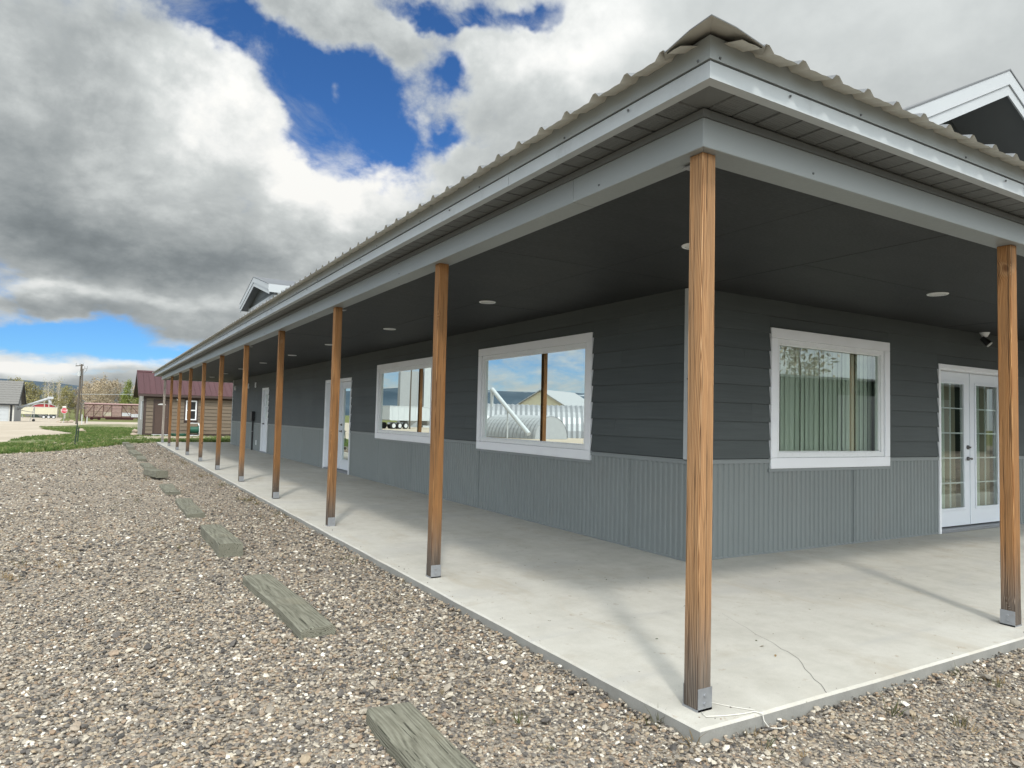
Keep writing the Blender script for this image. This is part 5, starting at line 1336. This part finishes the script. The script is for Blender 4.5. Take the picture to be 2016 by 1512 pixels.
# ------------------------------------------------------------------ trees
def tree(seed, h, bark, leaf, n_limb, n_leaf, spread, low=.25, leafsize=(.16, .42), fork=.3):
    r = random.Random(seed); root = empty('tree', (0, 0, -3000))
    mb = MB(); tips = []
    top = Vector((r.uniform(-.5, .5), r.uniform(-.5, .5), h*.97))
    mid = Vector((r.uniform(-.35, .35), r.uniform(-.3, .3), h*.5))
    pts = [Vector((0, 0, -.3)), Vector((mid.x*.4, mid.y*.4, h*.25)), mid, mid.lerp(top, .5) + Vector((r.uniform(-.2, .2), 0, 0)), top]
    mb.path(pts, [.20*h/11, .16*h/11, .12*h/11, .07*h/11, .02], 7); tips.append(top)
    for k in range(n_limb):
        z = h*(low + (.92 - low)*(k + r.random())/n_limb); i = min(3, int(z/h*4)); base = pts[i].lerp(pts[i + 1], max(0, min(1, (z - pts[i].z)/(pts[i + 1].z - pts[i].z + 1e-6))))
        a = r.uniform(0, 6.28); ln = spread*h*r.uniform(.55, 1.1)*(1.15 - .75*z/h)
        d = Vector((math.cos(a), math.sin(a), r.uniform(.7, 1.9))).normalized(); e = base + d*ln; m_ = base.lerp(e, .5) + Vector((r.uniform(-.2, .2), r.uniform(-.2, .2), -.12*ln))
        mb.path([base, m_, e], [.055*h/11*(1.2 - z/h), .035*h/11, .012], 5); tips += [e, m_]
        for _ in range(4):
            b0 = base.lerp(e, r.uniform(.35, .95)); d2 = (d + Vector((r.gauss(0, .6), r.gauss(0, .6), r.gauss(.15, .4)))).normalized(); e2 = b0 + d2*ln*r.uniform(.25, .55)
            mb.path([b0, b0.lerp(e2, .5) + Vector((0, 0, -.05)), e2], [.020, .013, .007], 4); tips.append(e2)
            for _ in range(2):
                e3 = b0.lerp(e2, r.uniform(.4, 1)); mb.tube(e3, e3 + Vector((r.gauss(0, .5), r.gauss(0, .5), r.gauss(.25, .4)))*ln*.3, .009, .004, 3, cap=False)
    mb.build('trunk', bark, root, local=True)
    cr = MB()
    for _ in range(n_leaf):
        c = r.choice(tips) + Vector((r.gauss(0, .42), r.gauss(0, .42), r.gauss(0, .42)))*h/11
        s = r.uniform(*leafsize)*h/11; a, b = Vector((r.gauss(0, 1), r.gauss(0, 1), r.gauss(0, 1))).normalized(), Vector((r.gauss(0, 1), r.gauss(0, 1), r.gauss(0, 1)))
        b = a.cross(b).normalized(); w = s*r.uniform(.25, .6)
        cr.quad(c - a*s, c + b*w, c + a*s, c - b*w)
    cr.build('crown', leaf, root, local=True, fix=False)
    return root
KT = {
 'bare': (tree(1, 12, M_barkt, M_leaf_t, 26, 1500, .34, .12, (.06, .30)), tree(2, 11, M_barkt, M_leaf_t, 30, 1700, .38, .10, (.06, .28)), 'bare tan tree with a haze of fine twigs, in the row behind the rail car'),
 'aspen': (tree(3, 12, M_barkw, M_leaf_y, 15, 420, .24, .35, (.07, .22)), tree(4, 11.5, M_barkw, M_leaf_t, 13, 300, .26, .40, (.06, .20)), 'thin white trunked tree with almost no leaves, behind the grain trailer'),
 'bud': (tree(5, 10, M_barkw, M_leaf_y, 24, 1700, .36, .08, (.10, .34)), tree(6, 9, M_barkt, M_leaf_y, 26, 1900, .42, .06, (.10, .34)), 'olive budding tree with a pale leaning trunk, behind the grain trailer'),
 'green': (tree(7, 11, M_barkt, M_leaf_g, 26, 2600, .34, .05, (.12, .36)), tree(8, 9, M_barkt, M_leaf_g, 26, 2300, .40, .05, (.12, .36)), 'fresh green bushy tree beside the maroon roof of the shed'),
}
used = set(); tr = random.Random(11)
def put_tree(kind, u, dep, hpx, var, sx=1.0, lb=''):
    a, b, _ = KT[kind]; src = (a, b)[var]; p = AT(u, 822, dep); z = gz(p); hh = hpx/1376.45*dep
    if id(src) in used: o = copy_tree(src)
    else: o = src; used.add(id(src))
    h0 = {('bare', 0): 12, ('bare', 1): 11, ('aspen', 0): 12, ('aspen', 1): 11.5, ('bud', 0): 10, ('bud', 1): 9, ('green', 0): 11, ('green', 1): 9}[(kind, var)]
    s = hh/h0; o.location = (p.x, p.y, z); o.scale = (s*sx, s*sx, s); o.rotation_euler = (0, tr.uniform(-.04, .08), tr.uniform(0, 6.28))
    tag(o, lb, 'tree', kind_group[kind])
kind_group = {'bare': 'bare tan trees behind the rail car', 'aspen': 'white trunked trees behind the trailer', 'bud': 'olive budding trees behind the trailer', 'green': 'green trees beside the shed roof'}
TREES = [
    ('bud', 40, 238, 70, 0, .9), ('bud', 33, 246, 72, 1, .9), ('bud', 53, 240, 66, 1, .85), ('bud', 63, 244, 62, 0, .9), ('bud', 74, 262, 50, 1, 1), ('aspen', 86, 236, 72, 0, .8), ('aspen', 96, 234, 74, 1, .8), ('aspen', 99, 238, 72, 0, .7), ('aspen', 111, 236, 70, 1, .9),
    ('aspen', 114, 240, 76, 0, .8), ('bud', 105, 266, 46, 0, 1), ('bud', 90, 268, 48, 1, 1), ('bud', 128, 236, 62, 0, .85), ('bud', 136, 240, 52, 1, .9), ('bud', 120, 262, 46, 1, 1.1), ('bare', 148, 244, 56, 1, .9), ('bare', 160, 240, 64, 0, .9), ('bare', 172, 236, 72, 1, .9), ('bare', 183, 244, 76, 0, .9), ('bare', 194, 234, 72, 1, .9),
    ('bare', 204, 246, 80, 0, .85), ('bare', 214, 236, 72, 1, .9), ('bare', 224, 244, 74, 0, .9), ('bare', 234, 238, 74, 1, .85), ('bare', 266, 250, 68, 0, .9), ('bare', 200, 262, 60, 0, 1.2), ('bare', 176, 264, 58, 1, 1.2), ('green', 252, 230, 74, 0, .62), ('green', 262, 226, 58, 1, .8), ('green', 244, 236, 50, 1, .8), ('green', 274, 234, 56, 0, .8)]
ORD = ('', 'second ', 'third ', 'fourth ', 'fifth ', 'sixth ', 'seventh ', 'eighth ', 'ninth ', 'tenth ', 'eleventh ', 'twelfth ', 'thirteenth ')
TL = {'bare': ('bare tan tree with a haze of fine twigs, ', 'nearest to the shed roof', 'from the shed roof', -1), 'aspen': ('thin white trunked almost leafless tree, ', 'nearest to the garage', 'from the garage', 1),
      'bud': ('olive budding tree with pale trunk, ', 'nearest to the garage', 'from the garage', 1), 'green': ('fresh green bushy tree, ', 'nearest to the shed roof', 'from the shed roof', -1)}
for k, u, dep, hp_, v, sx in TREES:
    rank = sorted([q[1]*TL[k][3] for q in TREES if q[0] == k]).index(u*TL[k][3])
    lb_ = TL[k][0] + (TL[k][1] if rank == 0 else ORD[rank] + TL[k][2])
    put_tree(k, u, dep, hp_, v, sx, lb_)
# far mountains all round the open side
def hills():
    mb = MB(); R0 = 5200; n = 150; a0, a1 = -2.4, .6; rr = random.Random(5)
    ks = [(rr.uniform(5, 60), rr.uniform(0, 6.28), 1) for _ in range(12)]
    rows = 7
    for i in range(n + 1):
        a = a0 + (a1 - a0)*i/n; w = sum(math.sin(a*k + ph)/ (k**.75) for k, ph, _ in ks)
        el = .0305 + .014*max(0, min(1, (-a - .18)/.25)) + .022*w*.35
        if a > -.03: el *= max(.35, 1 - (a + .03)*7)
        for j in range(rows):
            t_ = j/(rows - 1); d = R0*(1 + .30*t_); hgt = max(0, el*d*(math.sin(t_*math.pi/2)**1.1) + 14*math.sin(i*1.9 + j*2.3)*t_*(1 - t_)*4)
            mb.v.append((CAM.x + d*math.sin(a), CAM.y + d*math.cos(a), -10 + hgt))
    for i in range(n):
        for j in range(rows - 1): mb.f.append((i*rows + j, (i + 1)*rows + j, (i + 1)*rows + j + 1, i*rows + j + 1)); mb.m.append(0)
    return mb
hills().build('hills', M_hill, kind='structure', smooth=True)

# ------------------------------------------------------------------ across the yard: what the window panes mirror
def MIRL(u, v, dep):
    p = AT(u, v, dep); return Vector((2*(WX - .0) - p.x, p.y, p.z))
p = MIRL(760, 842, 112); trailer('grain_trailer', (p.x - 12, p.y + 2, gz(p)), -.35, 13.3, 'white grain trailer standing across the yard, mirrored in the second long window', M_whiteb)
p = MIRL(832, 842, 150); el = empty('grain_elevator', (p.x, p.y, gz(p)), .3, 'tall white grain elevator across the yard, mirrored in the second long window', 'grain elevator')
MB().box(-9, 0, 0, 8, -.5, 15).build('wall', M_whiteb, el, local=True); MB().box(.1, 5, 1, 7, -.5, 12).build('headhouse', M_grey, el, local=True); MB().box(-9.2, .2, -.2, 8.2, 15.01, 15.4).build('roof', M_grey, el, local=True)
def quonset(pos, rz, L, R, label, m):
    q = empty('quonset_hut', pos, rz, label, 'hut'); n = 14; mb = MB()
    for k in range(int(L/.45)):
        x0 = k*.45
        for i in range(n):
            a, b = math.pi*i/n, math.pi*(i + 1)/n; r0, r1 = R, R + .07
            mb.quad((x0, r0*math.cos(a), r0*math.sin(a)), (x0 + .22, r1*math.cos(a), r1*math.sin(a)), (x0 + .22, r1*math.cos(b), r1*math.sin(b)), (x0, r0*math.cos(b), r0*math.sin(b)))
            mb.quad((x0 + .22, r1*math.cos(a), r1*math.sin(a)), (x0 + .45, r0*math.cos(a), r0*math.sin(a)), (x0 + .45, r0*math.cos(b), r0*math.sin(b)), (x0 + .22, r1*math.cos(b), r1*math.sin(b)))
    mb.build('roof', m, q, local=True, fix=False)
    for x in (0.02, L - .05): MB().add([(x, R*.99*math.cos(math.pi*i/n), R*.99*math.sin(math.pi*i/n)) for i in range(n + 1)], [tuple(range(n + 1))]).build('end_wall', M_grey, q, local=True, fix=False)
p = MIRL(996, 866, 62); quonset((p.x - 9, p.y - 3, gz(p)), .55, 16, 2.9, 'long silver corrugated hut across the yard, mirrored in the nearest long window', M_galv)
p = MIRL(1085, 868, 55); quonset((p.x, p.y, gz(p)), 1.4, 7, 1.8, 'short dull grey arched hut across the yard, mirrored in the nearest long window', M_grey)
p = MIRL(1118, 866, 78); q = empty('gable_shed', (p.x, p.y, gz(p)), 1.05, 'pale gabled shed across the yard, mirrored at the edge of the nearest long window', 'shed')
MB().prism([(0, -.3), (7, -.3), (7, 3), (3.5, 5.0), (0, 3)], 0, 9, axis=1).build('wall', M_cream, q, local=True)
for sg_ in (0, 1): x0, x1 = (-.3, 3.5) if sg_ == 0 else (7.3, 3.5); MB().hexa([(x0, -.3, 2.85), (x1, -.3, 5.02), (x1, 9.3, 5.02), (x0, 9.3, 2.85), (x0, -.3, 2.95), (x1, -.3, 5.14), (x1, 9.3, 5.14), (x0, 9.3, 2.95)]).build('roof', M_grey, q, local=True)
MB().box(2.2, 4.8, -.06, -.01, -.2, 2.6).build('door', M_grey, q, local=True)
h0 = MIRL(1040, 846, 52); h1 = MIRL(968, 766, 56); mb = MB(); mb.tube((h0.x, h0.y, gz(h0) + .4), h1, .17, .17, 10); mb.tube(h1, h1 - Vector((0, 0, 1.4)), .16, .12, 10); mb.tube(h0.lerp(h1, .55), Vector((h0.lerp(h1, .55).x, h0.lerp(h1, .55).y, gz(h0))), .06, .06, 6)
mb.build('grain_auger', M_whiteb, label='slanting grain auger across the yard, mirrored in the nearest long window', cat='auger')
for i, (u, v, dep, ls) in enumerate(((806, 840, 95, .05), (828, 846, 88, .6))):
    p = MIRL(u, v, dep); MB().tube((p.x, p.y, -.3), (p.x - ls, p.y + ls*3, 8), .12, .09, 8).build('utility_pole', M_pole, label=('straight' if i == 0 else 'leaning') + ' bare pole across the yard, mirrored in the second long window', cat='utility pole')
# in front of the gable end, mirrored in the square window
def MIRR(u, v, dep):
    p = AT(u, v, dep); return Vector((p.x, 2*WY - p.y, p.z))
p = MIRR(1600, 870, 42); q = empty('metal_barn', (p.x, p.y, 0), .15, 'long dark green metal barn opposite the gable end, mirrored in the square window', 'barn')
MB().box(-16, 16, -9, 0, -.2, 4.3).build('wall', M_tpost, q, local=True); MB().prism([(-16.4, 4.31), (16.4, 4.31), (16.4, 4.45), (-16.4, 4.45)], -9.4, .3, axis=1).build('roof', M_grey, q, local=True)
for x in (-9, 2, 9): MB().box(x, x + 3.2, .01, .06, -.1, 3.4).build('door', M_grey, q, local=True)
p = MIRR(1575, 850, 60); o = copy_tree(KT['bare'][0]); o.location = (p.x, p.y, 0); o.scale = (.95, .95, .85); o.rotation_euler = (0, 0, 1)
tag(o, 'large bare tree behind the green metal barn, mirrored in the square window', 'tree'); o['group'] = 'trees beyond the gable end'
